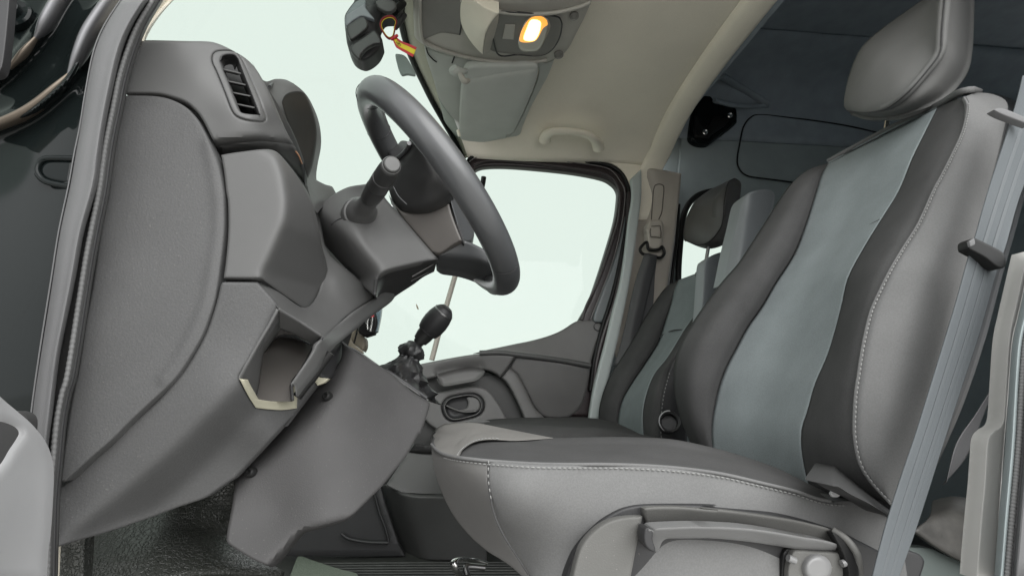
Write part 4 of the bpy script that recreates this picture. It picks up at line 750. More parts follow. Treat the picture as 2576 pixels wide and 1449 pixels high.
relief('handle_panel', Q('K5', (318, 992, 1), (500, 950), (700, 912), (800, 910), (870, 928), (925, 970), (980, 1040), (1030, 1120), (1080, 1225), (1120, 1400, 1), (500, 1400, 1), (420, 1318), (350, 1270), (290, 1200), (230, 1100, 1)), inY, grey, pd, r=5, rd=.01, thick=.03, step=9, holes=[rel_o])
rc = np.array([q[:2] for q in rel_o]); rcc = rc.mean(0)
rh = thing('release_handle', '', '', P(rcc[0], rcc[1], 2.28)); rh.parent = pd; rh.matrix_parent_inverse = pd.matrix_basis.inverted()
for k in ('label', 'category'): del rh[k]
inn = [tuple(rcc+(p-rcc)*.83) for p in rc]
relief('bezel', [tuple(rcc+(p-rcc)*.985) for p in rc], inY-.008, dark, rh, r=4, rd=.01, thick=.02, step=5, holes=[inn])
relief('bowl', [tuple(rcc+(p-rcc)*.9) for p in rc], inY+.01, dark, rh, r=14, rd=-.02, thick=.003, step=6)
relief('pull_lever', Q('K5', (700, 1020, 1), (720, 1008), (770, 1012), (812, 1040), (826, 1085), (812, 1130), (760, 1146), (690, 1145), (600, 1125), (540, 1100), (505, 1086), (600, 1140, 1), (640, 1130), (700, 1110), (712, 1060)), inY-.014, grey, rh, r=4, rd=.006, thick=.01, step=4)
tube('lever_edge', C('K5', inY-.015, (508, 1088), (560, 1112), (640, 1140), (720, 1147), (790, 1140)), .003, grey, rh, seg=8)
tube('bezel_line', [(p[0], p[1], inY-.010) for p in [tuple(rcc+(p-rcc)*.86) for p in rc]], .002, grey, rh, closed=True, seg=8)
box('outer_skin', (-1.0, 2.44, -.75), (.95, 2.47, .05), paintG, pd)
# lower bin of the door, seen under the column
relief('lower_panel', Q('B3', (540, 455, 1), (700, 470), (720, 340, 1), (1000, 400, 1), (1000, 850, 1), (700, 838), (480, 828), (430, 812), (335, 765, 1), (420, 640)), tps('B3', (540, 460, 2.2), (1000, 600, 2.2), (480, 830, 2.12)), mat('dark door bin plastic', (.06, .06, .059), .45, .25, 700, var=.06), pd, r=3, rd=.006, thick=.03, step=12)
relief('map_slot', Q('B3', (555, 455, 1), (700, 470, 1), (700, 520), (600, 525), (510, 515, 1)), 2.18, black, pd, r=2, rd=.003, thick=.01, step=8)
relief('door_bin', Q('B3', (300, 775, 1), (335, 768), (430, 815), (480, 836), (600, 846), (800, 852), (1100, 900, 1), (1100, 1340, 1), (700, 1335), (540, 1310), (470, 1270), (420, 1180), (370, 1000), (320, 850)), add(tps('B3', (300, 780, 2.10), (480, 830, 2.06), (800, 850, 2.06), (700, 1300, 2.10), (480, 1250, 2.14)), crease(Q('B3', (470, 835), (490, 950), (530, 1100), (600, 1300)), .003, 8, 1)), mat('dark door bin plastic', (.06, .06, .059), .45, .25, 700, var=.06), pd, r=6, rd=.02, thick=.03, step=10)
relief('kick_panel', Q('B3', (-500, 700, 1), (300, 780, 1), (330, 900), (380, 1050), (430, 1200, 1), (480, 1300, 1), (-500, 1300, 1)), 2.16, dark, pd, r=2, rd=.01, thick=.03, step=14)
tube('kick_line', C('B3', 2.14, (245, 815), (285, 960), (330, 1080), (358, 1190)), .005, dark, pd, seg=8)
tube('kick_line', C('B3', 2.14, (0, 1130), (60, 1170), (200, 1195), (355, 1200)), .006, dark, pd, seg=8)

# ================================================================== floor mat and things on it
fm_ = thing('floor_mat', 'ribbed black rubber floor mat with a worn pale corner', 'floor mat', (-.3, 1.6, ZC-.55))
z0 = -.545
def FP(fr, *p, z=z0):
    q = np.array(Q(fr, *p)); Y = YZ(q, z); return [(a, b, float(y)) for (a, b), y in zip(q, Y)]
mtf = loft('mat_sheet', [[('w', x, y, z0) for y in (.72, 1.2, 1.8, 2.55)] for x in (-.7, -.3, .1, .9)], matR, fm_, n=30, thick=.006)
ribM = mat('worn rubber rib', (.038, .040, .037), .5, .4, 500, var=.25, vs=40)
for i in range(22):
    y = 1.45+i*.030
    tube('mat_rib', [('w', -.45, y+.03, z0+.003), ('w', -.1, y, z0+.003), ('w', .3, y-.04, z0+.003)], .0042, ribM, fm_, seg=8, sub=3)
pc = Q('A3', (2255, 1292, 1), (2400, 1345), (2574, 1400), (2700, 1440), (2700, 1560, 1), (2150, 1560, 1), (2190, 1449), (2230, 1340))
relief('pale_corner', pc, lambda uv: YZ(uv, -.530), speck, fm_, r=3, rd=.002, thick=.004, back=(0, 0, -1), step=8)
bkt = thing('seat_track_bracket', 'small bent bright steel bracket on the floor in front of the seat', 'bracket', P(1180, 1430, 1.1))
tube('wire_hoop', C('B3', (1.12, 1.1, 1.1, 1.12, 1.16, 1.18), (905, 1449), (860, 1400), (848, 1345), (890, 1325), (970, 1325), (1090, 1357)), .0075, chrome, bkt, flat=.6)
tube('cross_pin', C('B3', (1.13, 1.15), (950, 1449), (948, 1380), (1080, 1385)), .006, steelD, bkt)
lfx = relief('leaf', Q('K5', (222, 130), (235, 145), (247, 178), (238, 182), (226, 160)), 1.35, mat('dry leaf', (.2, .17, .12), .8), None, r=1, rd=.001, thick=.0006, step=2); tag(lfx, 'tiny dry leaf stuck on the glass above the gear knob', 'leaf')

# ================================================================== gear lever
gl_ = thing('gear_lever', 'black gear lever with a bulbous knob and a crumpled leather boot', 'gear lever', P(1010, 930, 1.22))
A = np.array(P(*Q('K5', (205, 540))[0], 1.25)); B = np.array(P(*Q('K5', (520, 165))[0], 1.21))
lathe('shaft', A, B, [(-.05, .0095), (.2, .0095)], wheelS, gl_)
lathe('knob_neck', A, B, [(.12, .0120), (.15, .0125), (.18, .0125), (.185, .0165), (.30, .0190), (.41, .0195)], wheelS, gl_)
lathe('knob', A, B, [(.395, .015), (.40, .0235), (.415, .0245), (.425, .0238), (.43, .0250), (.52, .0275), (.64, .0283), (.76, .0270), (.86, .0240), (.89, .0224), (.895, .0215), (.90, .0222), (.95, .018), (.98, .014), (.985, .0128), (.99, .0132), (1.0, .010), (1.005, .004), (1.005, .0001)], dark, gl_, seg=48)
lathe('knob_ring', A, B, [(.872, .0234), (.885, .0236), (.9, .0228)], steelD, gl_, seg=48)
fold = lambda t, th: 1+.10*math.sin(5*th+9*t)+.07*math.sin(8*th-14*t+1)+.05*math.sin(13*th+20*t)
A2 = np.array(P(*Q('K5', (90, 840))[0], 1.24)); B2 = np.array(P(*Q('K5', (205, 515))[0], 1.25))
lathe('boot_collar', A2, B2, [(.60, .020), (.68, .027), (.80, .029), (.88, .026), (.95, .022), (.97, .019), (1.0, .018), (1.02, .0165), (1.04, .0165), (1.06, .0145)], mat('soft black leather', (.03, .03, .031), .38, .3, 500), gl_, seg=60, disp=lambda t, th: fold(t, th) if t < .9 else 1, sharp=60)
lathe('boot', A2, B2, [(-.3, .075), (-.1, .064), (.05, .056), (.2, .045), (.35, .035), (.48, .027), (.58, .021), (.64, .021), (.7, .025)], MATS['soft black leather'], gl_, seg=80, disp=lambda t, th: 1+1.8*(fold(t, th)-1)*(1-.5*t), sharp=60)
ph = thing('phone_holder', 'black phone holder with a bright clip beside the gear lever', 'phone holder', P(925, 820, 1.3))
relief('cradle', Q('K1', (1195, 600, 1), (1270, 500), (1330, 480, 1), (1345, 560), (1320, 655, 1), (1240, 680, 1), (1190, 650)), 1.30, black, ph, r=3, rd=.01, thick=.04, step=5)
relief('phone', Q('K1', (1330, 490, 1), (1385, 440, 1), (1375, 520), (1350, 640, 1), (1318, 655, 1), (1340, 560)), 1.32, mat('blue grey phone', (.12, .17, .19), .25), ph, r=2, rd=.004, thick=.02, step=5)
tube('holder_clip', C('K1', 1.285, (1272, 530), (1262, 570), (1265, 625)), .003, chrome, ph)
tube('holder_clip', C('K1', 1.285, (1306, 520), (1300, 580), (1290, 640)), .0025, chrome, ph)
relief('red_button', Q('K1', (1293, 510, 1), (1318, 498, 1), (1322, 515, 1), (1296, 524, 1)), 1.283, red, ph, r=1, rd=.001, thick=.004, step=3)
tr_ = thing('dash_tray', 'tan moulded tray edge below the phone holder', 'tray', P(905, 865, 1.3))
relief('tray_end', Q('K1', (1060, 720, 1), (1120, 660), (1190, 585, 1), (1200, 660), (1240, 690), (1245, 760), (1225, 805, 1), (1145, 745)), 1.34, mat('tan plastic', (.24, .21, .16), .5), tr_, r=3, rd=.006, thick=.05, step=5)
tube('tray_groove', C('K1', 1.333, (1188, 590), (1165, 690), (1150, 742)), .002, black, tr_, seg=6)
relief('tray_flap', Q('K1', (1045, 718, 1), (1110, 675), (1145, 740), (1225, 808), (1215, 822), (1100, 760)), 1.33, MATS['tan plastic'], tr_, r=2, rd=.004, thick=.01, step=5)
# ================================================================== seats
def lin(c, Y):  # same Y along or a list
    return c
# ---- driver seat
dsx = thing('car_seat', 'large front driver seat with a stitched light grey side and a long grip lever', 'seat', P(1700, 1300, .95))
L0 = [(2350, 274, 1.13), (2217, 338, 1.16), (2084, 411, 1.18), (2040, 424, 1.18), (2007, 446, 1.18), (1974, 483, 1.18), (1924, 560, 1.18), (1884, 622, 1.18), (1854, 666, 1.18), (1812, 714, 1.18), (1764, 779, 1.18), (1737, 820, 1.18), (1712, 864, 1.18), (1696, 915, 1.18), (1696, 980, 1.18), (1708, 1040, 1.18), (1730, 1100, 1.18), (1760, 1160, 1.18)]
far_sil = L0[2:]
L1 = [(2084, 411, 1.165), (2067, 440, 1.14), (2054, 480, 1.12), (2027, 566, 1.10), (1997, 642, 1.095), (1950, 716, 1.09), (1917, 773, 1.09), (1880, 826, 1.09), (1850, 882, 1.09), (1827, 926, 1.09), (1809, 975, 1.09), (1795, 1038, 1.09), (1790, 1082, 1.09), (1792, 1121, 1.09), (1800, 1190, 1.09)]
L2 = [(2357, 273, .86), (2327, 333, .85), (2294, 400, .845), (2261, 480, .84), (2214, 556, .84), (2177, 616, .84), (2134, 696, .84), (2117, 766, .84), (2100, 832, .84), (2080, 896, .84), (2050, 965, .84), (2031, 1032, .84), (2017, 1075, .84), (2015, 1115, .84), (2019, 1152, .84), (2030, 1205, .84), (2050, 1260, .84)]
L3 = [(2424, 246, .755), (2432, 262, .745), (2432, 283, .735), (2420, 333, .725), (2394, 390, .715), (2367, 443, .71), (2347, 480, .705), (2310, 562, .70), (2270, 626, .695), (2237, 682, .69), (2210, 736, .69), (2190, 782, .69), (2177, 832, .69), (2167, 882, .69), (2157, 949, .69), (2150, 1000, .69), (2147, 1082, .69), (2154, 1138, .69), (2167, 1178, .69), (2194, 1218, .69), (2240, 1268, .69)]
L4 = [(2462, 233, .80), (2500, 238, .785), (2535, 262, .755), (2525, 330, .74), (2500, 430, .72), (2470, 540, .70), (2440, 650, .69), (2405, 766, .685), (2375, 880, .68), (2345, 990, .68), (2310, 1090, .68), (2280, 1180, .685), (2258, 1262, .69), (2250, 1300, .69)]
L5 = [(2450, 233, .92), (2520, 240, .92), (2600, 290, .90), (2600, 400, .88), (2560, 560, .86), (2520, 700, .84), (2480, 850, .83), (2430, 1000, .83), (2380, 1120, .83), (2330, 1230, .84), (2300, 1300, .85)]
top = [(2414, 240, .78), (2380, 258, .84), (2357, 273, .87)]
def between(a, b, f, dY=0, n=24):
    A = resample(np.array(a, float), n); B = resample(np.array(b, float), n); M_ = A*(1-f)+B*f; M_[:, 2] += dY*np.sin(np.pi*np.linspace(.0, 1, n))**.6
    return [tuple(p) for p in M_]
loft('far_bolster', [L0[2:], between(L0[2:], L1, .35, -.055), between(L0[2:], L1, .75, -.035), L1], boltF, dsx, n=60, k=5, thick=.004)
loft('centre_panel', [L1, between(L1, L2, .2, .004), between(L1, L2, .5, .016), between(L1, L2, .8, .004), L2], panF, dsx, n=60, k=6, thick=.004)
def first(c, *p): return list(p)+c[1:]
loft('near_bolster', [L2, first(between(L2, L3, .3, -.030), (2383, 257, .84)), first(between(L2, L3, .65, -.030), (2406, 249, .80)), L3], boltF, dsx, n=60, k=6, thick=.004)
loft('side_panel', [L3, first(between(L3, L4, .15, -.012), (2430, 243, .758)), first(between(L3, L4, .5, -.026), (2443, 238, .77)), first(between(L3, L4, .85, -.016), (2455, 234, .79)), L4], sideF, dsx, n=70, k=6, thick=.004)
loft('back_shell', [L4, between(L4, L5, .4, -.004), L5], dark, dsx, n=50, k=5, thick=.02)
stitches('stitching', [(u+5, v, y-.008) for u, v, y in L3[1:]], thread, dsx)
tube('piping', [(u+1, v, y-.004) for u, v, y in L3], .0018, sideF, dsx, seg=8, sub=3)
tube('panel_seam', [(1997, 642, 1.092), (2040, 625, 1.07), (2090, 612, 1.02), (2140, 592, .94), (2185, 568, .88), (2214, 553, .845)], .0016, boltF, dsx, seg=8)
tube('edge_piping', [(2084, 411, 1.165), (2150, 374, 1.12), (2217, 339, 1.06), (2290, 302, .96), (2357, 272, .87)], .0022, panF, dsx, seg=8)
loft('back_top', [[(2084, 411, 1.168), (2217, 339, 1.06), (2357, 272, .87), (2414, 239, .78), (2450, 233, .77)], [(2090, 412, 1.22), (2222, 342, 1.12), (2362, 275, .95), (2419, 243, .86), (2470, 240, .84)]], sideF, dsx, n=40, k=5, thick=.01)

# headrest
hr = thing('headrest', '', '', P(2250, 250, .9)); hr.parent = dsx; hr.matrix_parent_inverse = dsx.matrix_basis.inverted()
for k in ('label', 'category'): del hr[k]
H0 = C('C1', [1.08]*12, (1240, 836), (1215, 800), (1225, 700), (1258, 560), (1318, 410), (1385, 318), (1500, 220), (1610, 140), (1810, 0), (1950, -90), (2020, -130), (2050, -150))
H1 = C('C1', [1.075, .99, .94, .90, .86, .835, .82, .82, .83, .85, .9, .97], (1242, 838), (1340, 852), (1450, 845), (1560, 810), (1700, 700), (1850, 530), (1945, 395), (1955, 250), (1975, 0), (1992, -90), (2020, -140), (2055, -155))
H2 = C('C1', [1.08, 1.02, .98, .94, .90, .88, .88, .88, .89, .90, .93, .98], (1260, 846), (1380, 880), (1500, 893), (1620, 885), (1800, 830), (1990, 740), (2120, 600), (2170, 480), (2192, 300), (2200, 0), (2190, -90), (2060, -158))
H3 = C('C1', [1.1, 1.08, 1.06, 1.04, 1.02, 1.0, .98, .98, .98, .98, .98, 1.0], (1300, 800), (1420, 820), (1540, 840), (1640, 840), (1780, 790), (1900, 700), (2000, 560), (2050, 450), (2080, 300), (2100, 0), (2090, -90), (2055, -150))
loft('head_pad', [H0, between(H0, H1, .3, -.045), between(H0, H1, .7, -.035), H1], headF, hr, n=50, k=7, thick=.01)
loft('head_side', [H1, between(H1, H2, .15, .0), between(H1, H2, .5, -.012), between(H1, H2, .85, -.006), H2, H3], headF, hr, n=50, k=6, thick=.01)
tube('head_seam', [(u, v, y-.001) for u, v, y in H1], .0012, dark, hr, seg=8, sub=3)
tube('head_seam', C('C1', (.835, .84, .86, .885), (1945, 395), (2000, 398), (2080, 420), (2130, 470)), .0012, dark, hr, seg=8)
tube('post', C('C1', (.93, .94), (1932, 680), (1905, 850)), .007, chrome, hr)
tube('post', C('C1', (1.07, 1.08), (1553, 870), (1530, 1020)), .006, chrome, hr)

# cushion
TS = [(1085, 1118, .86), (1098, 1132, .80), (1118, 1143, .755), (1150, 1150, .72), (1190, 1155, .70), (1229, 1159, .69), (1300, 1164, .68), (1359, 1167, .675), (1440, 1168, .67), (1525, 1168, .67), (1620, 1171, .67), (1715, 1178, .67), (1817, 1192, .67), (1917, 1215, .67), (2000, 1235, .672), (2050, 1252, .675), (2088, 1260, .68), (2130, 1262, .69)]
sil = [(1088, 1090, 1.00), (1105, 1073, 1.0), (1140, 1065, .99), (1190, 1063, .97), (1260, 1076, .93), (1330, 1090, .90), (1388, 1101, .875), (1460, 1100, .86), (1550, 1099, .85), (1640, 1101, .84), (1700, 1106, .84), (1770, 1120, .84), (1850, 1141, .84), (1950, 1175, .83), (2030, 1214, .81), (2090, 1244, .78), (2130, 1262, .76)]
sil2 = [(u, v+6 if u > 1150 else v, y+.12) for u, v, y in sil]
mid = between(sil, TS, .5, -.010, 20)
loft('cushion_bolster', [sil2, sil, between(sil, TS, .25, -.004), mid, between(sil, TS, .8, -.010), TS], boltF, dsx, n=70, k=6, thick=.002)
# pale front nose over the bolster
nose0 = [(1084, 1112, .93), (1088, 1090, .985), (1105, 1072, .985), (1140, 1064, .975), (1190, 1062, .955), (1260, 1075, .915), (1330, 1089, .885), (1392, 1101, .86)]
nose1 = [(1086, 1120, .852), (1098, 1131, .795), (1118, 1142, .75), (1150, 1148, .714), (1165, 1128, .752), (1195, 1110, .795), (1235, 1104, .815), (1300, 1107, .828), (1392, 1101, .858)]
loft('cushion_nose', [nose0, between(nose0, nose1, .35, -.006), between(nose0, nose1, .7, -.005), nose1], mat('worn grey seat cloth', (.155, .15, .142), .85, .6, 900, spec=.1, var=.08, vs=12), dsx, n=50, k=6, thick=.001)
stitches('stitching', [(1151, 1143, .708), (1158, 1133, .722), (1170, 1122, .745), (1195, 1108, .778), (1235, 1102, .80), (1262, 1104, .805)], thread, dsx)
SB = [(1085, 1120, .862), (1088, 1160, .86), (1098, 1200, .85), (1112, 1240, .84), (1140, 1295, .82), (1180, 1345, .80), (1225, 1385, .775), (1270, 1412, .75), (1300, 1440, .74), (1330, 1500, .72)]
sY = tps('D', (1085, 1118, .86), (1118, 1143, .755), (1150, 1150, .72), (1229, 1158, .688), (1500, 1168, .668), (1817, 1192, .668), (2090, 1260, .68), (1140, 1295, .83), (1225, 1385, .78), (1310, 1425, .73), (1260, 1300, .69), (1400, 1300, .662), (1600, 1240, .655), (1900, 1270, .66), (1350, 1500, .70), (1470, 1400, .675), (2250, 1330, .70), (1235, 1250, .685), (1120, 1230, .80))
relief('cushion_front', [(1085, 1119, 1), (1098, 1133), (1118, 1144), (1150, 1151), (1190, 1156), (1229, 1160, 1), (1227, 1200), (1233, 1250), (1245, 1300), (1268, 1350), (1300, 1400), (1332, 1449), (1350, 1490, 1), (1318, 1455), (1290, 1428), (1262, 1408), (1225, 1385), (1180, 1345), (1140, 1295), (1112, 1240), (1095, 1190), (1087, 1150)], sY, mat('worn side cloth', (.145, .142, .138), .85, .6, 900, spec=.1, var=.05), dsx, r=5, rd=.005, thick=.06, step=9)
relief('cushion_side', [(1231, 1160, 1), (1300, 1166), (1359, 1169), (1440, 1170), (1525, 1170), (1620, 1173), (1715, 1180), (1817, 1194), (1917, 1217), (2000, 1237), (2050, 1254), (2090, 1262), (2135, 1258), (2180, 1270), (2230, 1300), (2262, 1330), (2290, 1500, 1), (1360, 1500, 1), (1334, 1449), (1302, 1400), (1270, 1350), (1247, 1300), (1235, 1250), (1229, 1200)], sY, sideF, dsx, r=4, rd=.004, thick=.12, step=12)
stitches('stitching', [(u, v+9, float(sY(np.array([[u, v+9.]]))[0])-.001) for u, v, y in TS[2:]], thread, dsx)
tube('top_piping', [(u, v, y-.003) for u, v, y in TS[:-1]], .0022, sideF, dsx, seg=8, sub=3)
stitches('stitching', [(1229, 1162, .684), (1228, 1200, .684), (1233, 1240, .682), (1238, 1268, .682)], thread, dsx)
tube('front_seam', [(1230, 1162, .686), (1228, 1200, .685), (1234, 1250, .683), (1246, 1300, .684), (1269, 1350, .688), (1301, 1400, .70), (1330, 1445, .71)], .0013, boltF, dsx, seg=8)
relief('care_label', Q('C3', (1150, 772, 1), (1212, 795, 1), (1180, 850), (1130, 855, 1), (1115, 830, 1)), .672, white, dsx, r=2, rd=.002, thick=.003, step=4)
relief('hinge_cover', Q('C3', (1135, 650), (1150, 620), (1190, 615), (1230, 640), (1330, 760), (1440, 860), (1580, 960), (1590, 1010), (1520, 975), (1400, 900), (1260, 830), (1180, 780), (1120, 760)), tps('C3', (1135, 650, .69), (1580, 980, .67), (1300, 780, .672)), deep, dsx, r=12, rd=.012, thick=.04, step=6)
relief('cushion_core', [(1290, 1200, 1), (1700, 1205), (2240, 1300, 1), (2290, 1500, 1), (1400, 1500, 1), (1300, 1330)], .76, deep, dsx, r=0, thick=.42, step=40)

# plastic side trim with lever and dial
tm = thing('side_trim', '', '', P(1800, 1400, .66)); tm.parent = dsx; tm.matrix_parent_inverse = dsx.matrix_basis.inverted()
for k in ('label', 'category'): del tm[k]
relief('trim_base', Q('S', (640, 1340, 1), (665, 1232), (760, 980), (850, 820), (960, 680), (1100, 540), (1250, 440), (1400, 370), (1600, 330), (1900, 322), (2300, 328), (2576, 342)) + Q('C3', (150, 920), (300, 940), (700, 978), (1000, 1050), (1200, 1120), (1320, 1180), (1440, 1240), (1510, 1290), (1530, 1400), (1500, 1560, 1)), tps('S', (665, 1232, .665), (1100, 540, .655), (2000, 330, .648), (2000, 1200, .65), (4400, 900, .665), (3900, 500, .655)), dark, tm, r=9, rd=.012, thick=.04, step=12)
plY = .640
relief('front_plate', Q('S', (1638, 478, 1), (1500, 484), (1350, 504), (1200, 552), (1060, 640), (940, 760), (860, 880), (805, 1050), (762, 1232), (740, 1340, 1), (1470, 1340, 1), (1500, 1200), (1560, 880), (1610, 640)), plY, mat('trim plate plastic', (.10, .099, .094), .55, .5, 500, spec=.25, var=.08, dust=.2), tm, r=7, rd=.012, thick=.012, step=8)
rY = tps('S', (1650, 400, .638), (2576, 420, .636), (1600, 1200, .66), (3000, 1200, .66), (4200, 700, .64))
relief('upper_plate', Q('S', (1655, 384, 1), (1750, 368), (2100, 366), (2576, 405)) + Q('C3', (150, 940), (400, 965), (800, 1022), (1000, 1065), (1130, 1102), (1225, 1165), (1275, 1230, 1), (1180, 1262), (1000, 1262), (830, 1240), (500, 1190), (0, 1165)) + Q('S', (2000, 760), (1800, 760, 1), (1700, 620), (1665, 470)), tps('S', (1655, 384, .632), (2576, 405, .632), (1700, 700, .655), (2500, 700, .655), (3700, 600, .640), (4250, 750, .648)), MATS['trim plate plastic'], tm, r=8, rd=.012, thick=.01, step=8)
relief('recess_plate', Q('S', (1560, 900, 1), (1640, 600), (1800, 600), (2576, 640), (3400, 640, 1), (3800, 1000, 1), (3800, 1340, 1), (1475, 1340, 1)), .662, mat('taupe trim plastic', (.088, .082, .073), .6, .25, 700, var=.05), tm, r=0, thick=.01, step=14)
relief('recess_step', Q('S', (1560, 925, 1), (1900, 918), (2300, 922), (2576, 928)) + Q('C3', (150, 1265), (480, 1268), (530, 1262), (600, 1290), (660, 1340), (690, 1400), (720, 1520, 1), (-200, 1520, 1)), .652, MATS['taupe trim plastic'], tm, r=4, rd=.006, thick=.01, step=10)
relief('recliner_lever', Q('S', (1770, 660), (1800, 640), (1860, 628), (2000, 620), (2300, 610), (2576, 615)) + Q('C3', (150, 1077), (300, 1082), (500, 1094), (700, 1120), (900, 1155), (1080, 1185), (1190, 1220), (1215, 1248), (1150, 1262), (1000, 1260), (850, 1247), (700, 1222), (500, 1192), (250, 1168), (60, 1163)) + Q('S', (2400, 756), (2100, 758), (1960, 762), (1905, 785), (1870, 840), (1840, 925), (1800, 935), (1730, 905), (1680, 850), (1665, 780), (1690, 700), (1720, 640)), tps('S', (1700, 800, .63), (2000, 690, .612), (2576, 690, .610), (3600, 700, .612), (4100, 820, .63)), mat('lever plastic', (.17, .17, .17), .34, .1, 700), tm, r=9, rd=.02, thick=.03, step=6)
relief('lever_root', Q('S', (1670, 640), (1720, 620), (1770, 680), (1770, 780), (1800, 880), (1790, 930), (1720, 900), (1670, 830), (1655, 740)), .61, dark, tm, r=5, rd=.02, thick=.02, step=5)
relief('dial_gap', Q('C3', (780, 1245, 1), (860, 1250), (800, 1330), (790, 1449), (790, 1560, 1), (735, 1560, 1), (745, 1400), (755, 1290)), .648, black, tm, r=3, rd=.003, thick=.01, step=6)
relief('end_gap', Q('C3', (1130, 1130), (1150, 1128), (1215, 1180), (1280, 1250), (1318, 1330), (1330, 1420), (1330, 1560, 1), (1250, 1560, 1), (1250, 1420), (1225, 1320), (1190, 1240), (1150, 1170)), .630, black, tm, r=3, rd=.004, thick=.01, step=6)
tube('end_rim', C('C3', (.64, .632, .628, .63, .64), (1130, 1105), (1225, 1165), (1290, 1240), (1328, 1330), (1338, 1500)), .004, MATS['trim plate plastic'], tm)
cx, cy = Q('C3', (1020, 1420))[0]
relief('dial_base', Q('C3', (835, 1262), (900, 1256), (1020, 1266), (1150, 1270), (1195, 1275), (1225, 1340), (1240, 1420), (1235, 1560, 1), (790, 1560, 1), (790, 1420), (805, 1330)), .640, MATS['trim plate plastic'], tm, r=7, rd=.012, thick=.02, step=7)
ko = [(cx+35*math.cos(t), Q('C3', (0, 1395))[0][1]+35*math.sin(t)) for t in np.linspace(0, 2*math.pi, 20)[:-1]]
relief('lumbar_knob', ko, .632, MATS['lever plastic'], tm, r=14, rd=.010, thick=.015, step=6)
for a_, b_ in (((795, 1312), (848, 1336)), ((1200, 1358), (1240, 1345))): tube('dial_tab', C('C3', .634, a_, b_), .004, MATS['lever plastic'], tm)

# ---- passenger seat
psx = thing('car_seat', 'dark passenger seat by the far door with a grey green centre strip', 'seat', P(1600, 1100, 2.0))
p0 = C('K3', 2.22, (838, 1016), (770, 1050), (718, 1105), (650, 1205), (575, 1330), (515, 1440)) + [(1560, 905, 2.22), (1530, 955, 2.22), (1512, 1005, 2.22), (1506, 1045, 2.22), (1510, 1090, 2.22), (1530, 1130, 2.22)]
p1 = C('K3', 2.14, (842, 1014), (815, 1070), (790, 1170), (762, 1260), (725, 1370), (690, 1470)) + [(1616, 925, 2.14), (1589, 965, 2.13), (1565, 1008, 2.13), (1555, 1052, 2.13), (1556, 1090, 2.13), (1565, 1130, 2.13)]
p2 = C('K3', 1.92, (1030, 944), (1022, 1040), (1012, 1110), (1000, 1190), (940, 1285), (880, 1370)) + [(1682, 895, 1.90), (1650, 935, 1.89), (1635, 965, 1.89), (1622, 1008, 1.89), (1617, 1055, 1.89), (1622, 1130, 1.89)]
p3 = C('K3', 1.84, (1090, 925), (1080, 1040), (1060, 1110), (1040, 1230), (1000, 1330), (900, 1449)) + [(1700, 895, 1.82), (1680, 940, 1.82), (1668, 985, 1.81), (1660, 1040, 1.81), (1659, 1090, 1.81), (1665, 1130, 1.81)]
p4 = C('K3', 1.86, (1200, 925), (1200, 1040), (1190, 1110), (1180, 1230), (1150, 1330), (1100, 1449)) + [(1760, 900, 1.84), (1745, 940, 1.84), (1735, 985, 1.83), (1730, 1040, 1.83), (1728, 1090, 1.83), (1730, 1130, 1.83)]
loft('far_bolster', [p0, between(p0, p1, .4, -.04), between(p0, p1, .8, -.025), p1], boltF, psx, n=50, k=5, thick=.004)
loft('centre_panel', [p1, between(p1, p2, .5, .012), p2], panF, psx, n=50, k=6, thick=.004)
loft('near_bolster', [p2, between(p2, p3, .5, -.03), p3], boltF, psx, n=50, k=5, thick=.004)
loft('side_panel', [p3, between(p3, p4, .5, -.012), p4], dark, psx, n=50, k=5, thick=.1)
stitches('stitching', [(u+4, v, y-.01) for u, v, y in p3[7:]], thread, psx, r=.0012, gap=.012, length=.007)
tube('panel_seam', C('K3', (2.13, 2.1, 2.0, 1.93), (705, 1418), (760, 1385), (820, 1368), (888, 1366)), .002, boltF, psx, seg=8)
cA = [(1180, 1068, 2.22), (1215, 1058, 2.22), (1260, 1053, 2.22), (1380, 1050, 2.22), (1500, 1053, 2.2), (1580, 1068, 2.16), (1640, 1085, 2.1), (1700, 1100, 2.05)]
cB = [(1150, 1090, 1.75), (1215, 1085, 1.75), (1260, 1080, 1.75), (1380, 1085, 1.75), (1500, 1090, 1.75), (1580, 1100, 1.75), (1640, 1110, 1.75), (1700, 1120, 1.75)]
cC = [(1120, 1200, 1.72), (1215, 1220, 1.72), (1300, 1220, 1.72), (1380, 1220, 1.72), (1500, 1230, 1.72), (1580, 1230, 1.72), (1640, 1230, 1.72), (1700, 1230, 1.72)]
loft('cushion', [[(u, v+3, y+.08) for u, v, y in cA], cA, between(cA, cB, .5, -.01), cB, cC], boltF, psx, n=40, k=6, thick=.004)
relief('cushion_tip', Q('B3', (938, 292), (975, 272), (1040, 272), (1120, 284), (1080, 300), (1000, 306)), 1.93, sideF, psx, r=4, rd=.01, thick=.02, step=5)
a = P(*Q('B3', (2470, 300))[0], 1.78); n = Vector((-.25, -1, .25)).normalized()
lathe('recliner_knob', a+n*.0, a+n*.03, [(0, .034), (.8, .036), (1, .032), (.9, .026), (.2, .024), (.2, .0001)], dark, psx)
tube('knob_rim', [np.array(a+n*.03)+.033*np.array([math.cos(t), .25*math.cos(t)*-.6, math.sin(t)]) for t in np.linspace(1.5, 5.2, 12)], .0022, greyL, psx, raw=True, seg=8)
h2 = thing('headrest', '', '', P(1790, 540, 2.0)); h2.parent = psx; h2.matrix_parent_inverse = psx.matrix_basis.inverted()
for k in ('label', 'category'): del h2[k]
G0 = C('K3', 2.22, (878, 728), (874, 680), (888, 600), (915, 530), (960, 455), (1050, 385), (1130, 345), (1195, 312), (1232, 296))
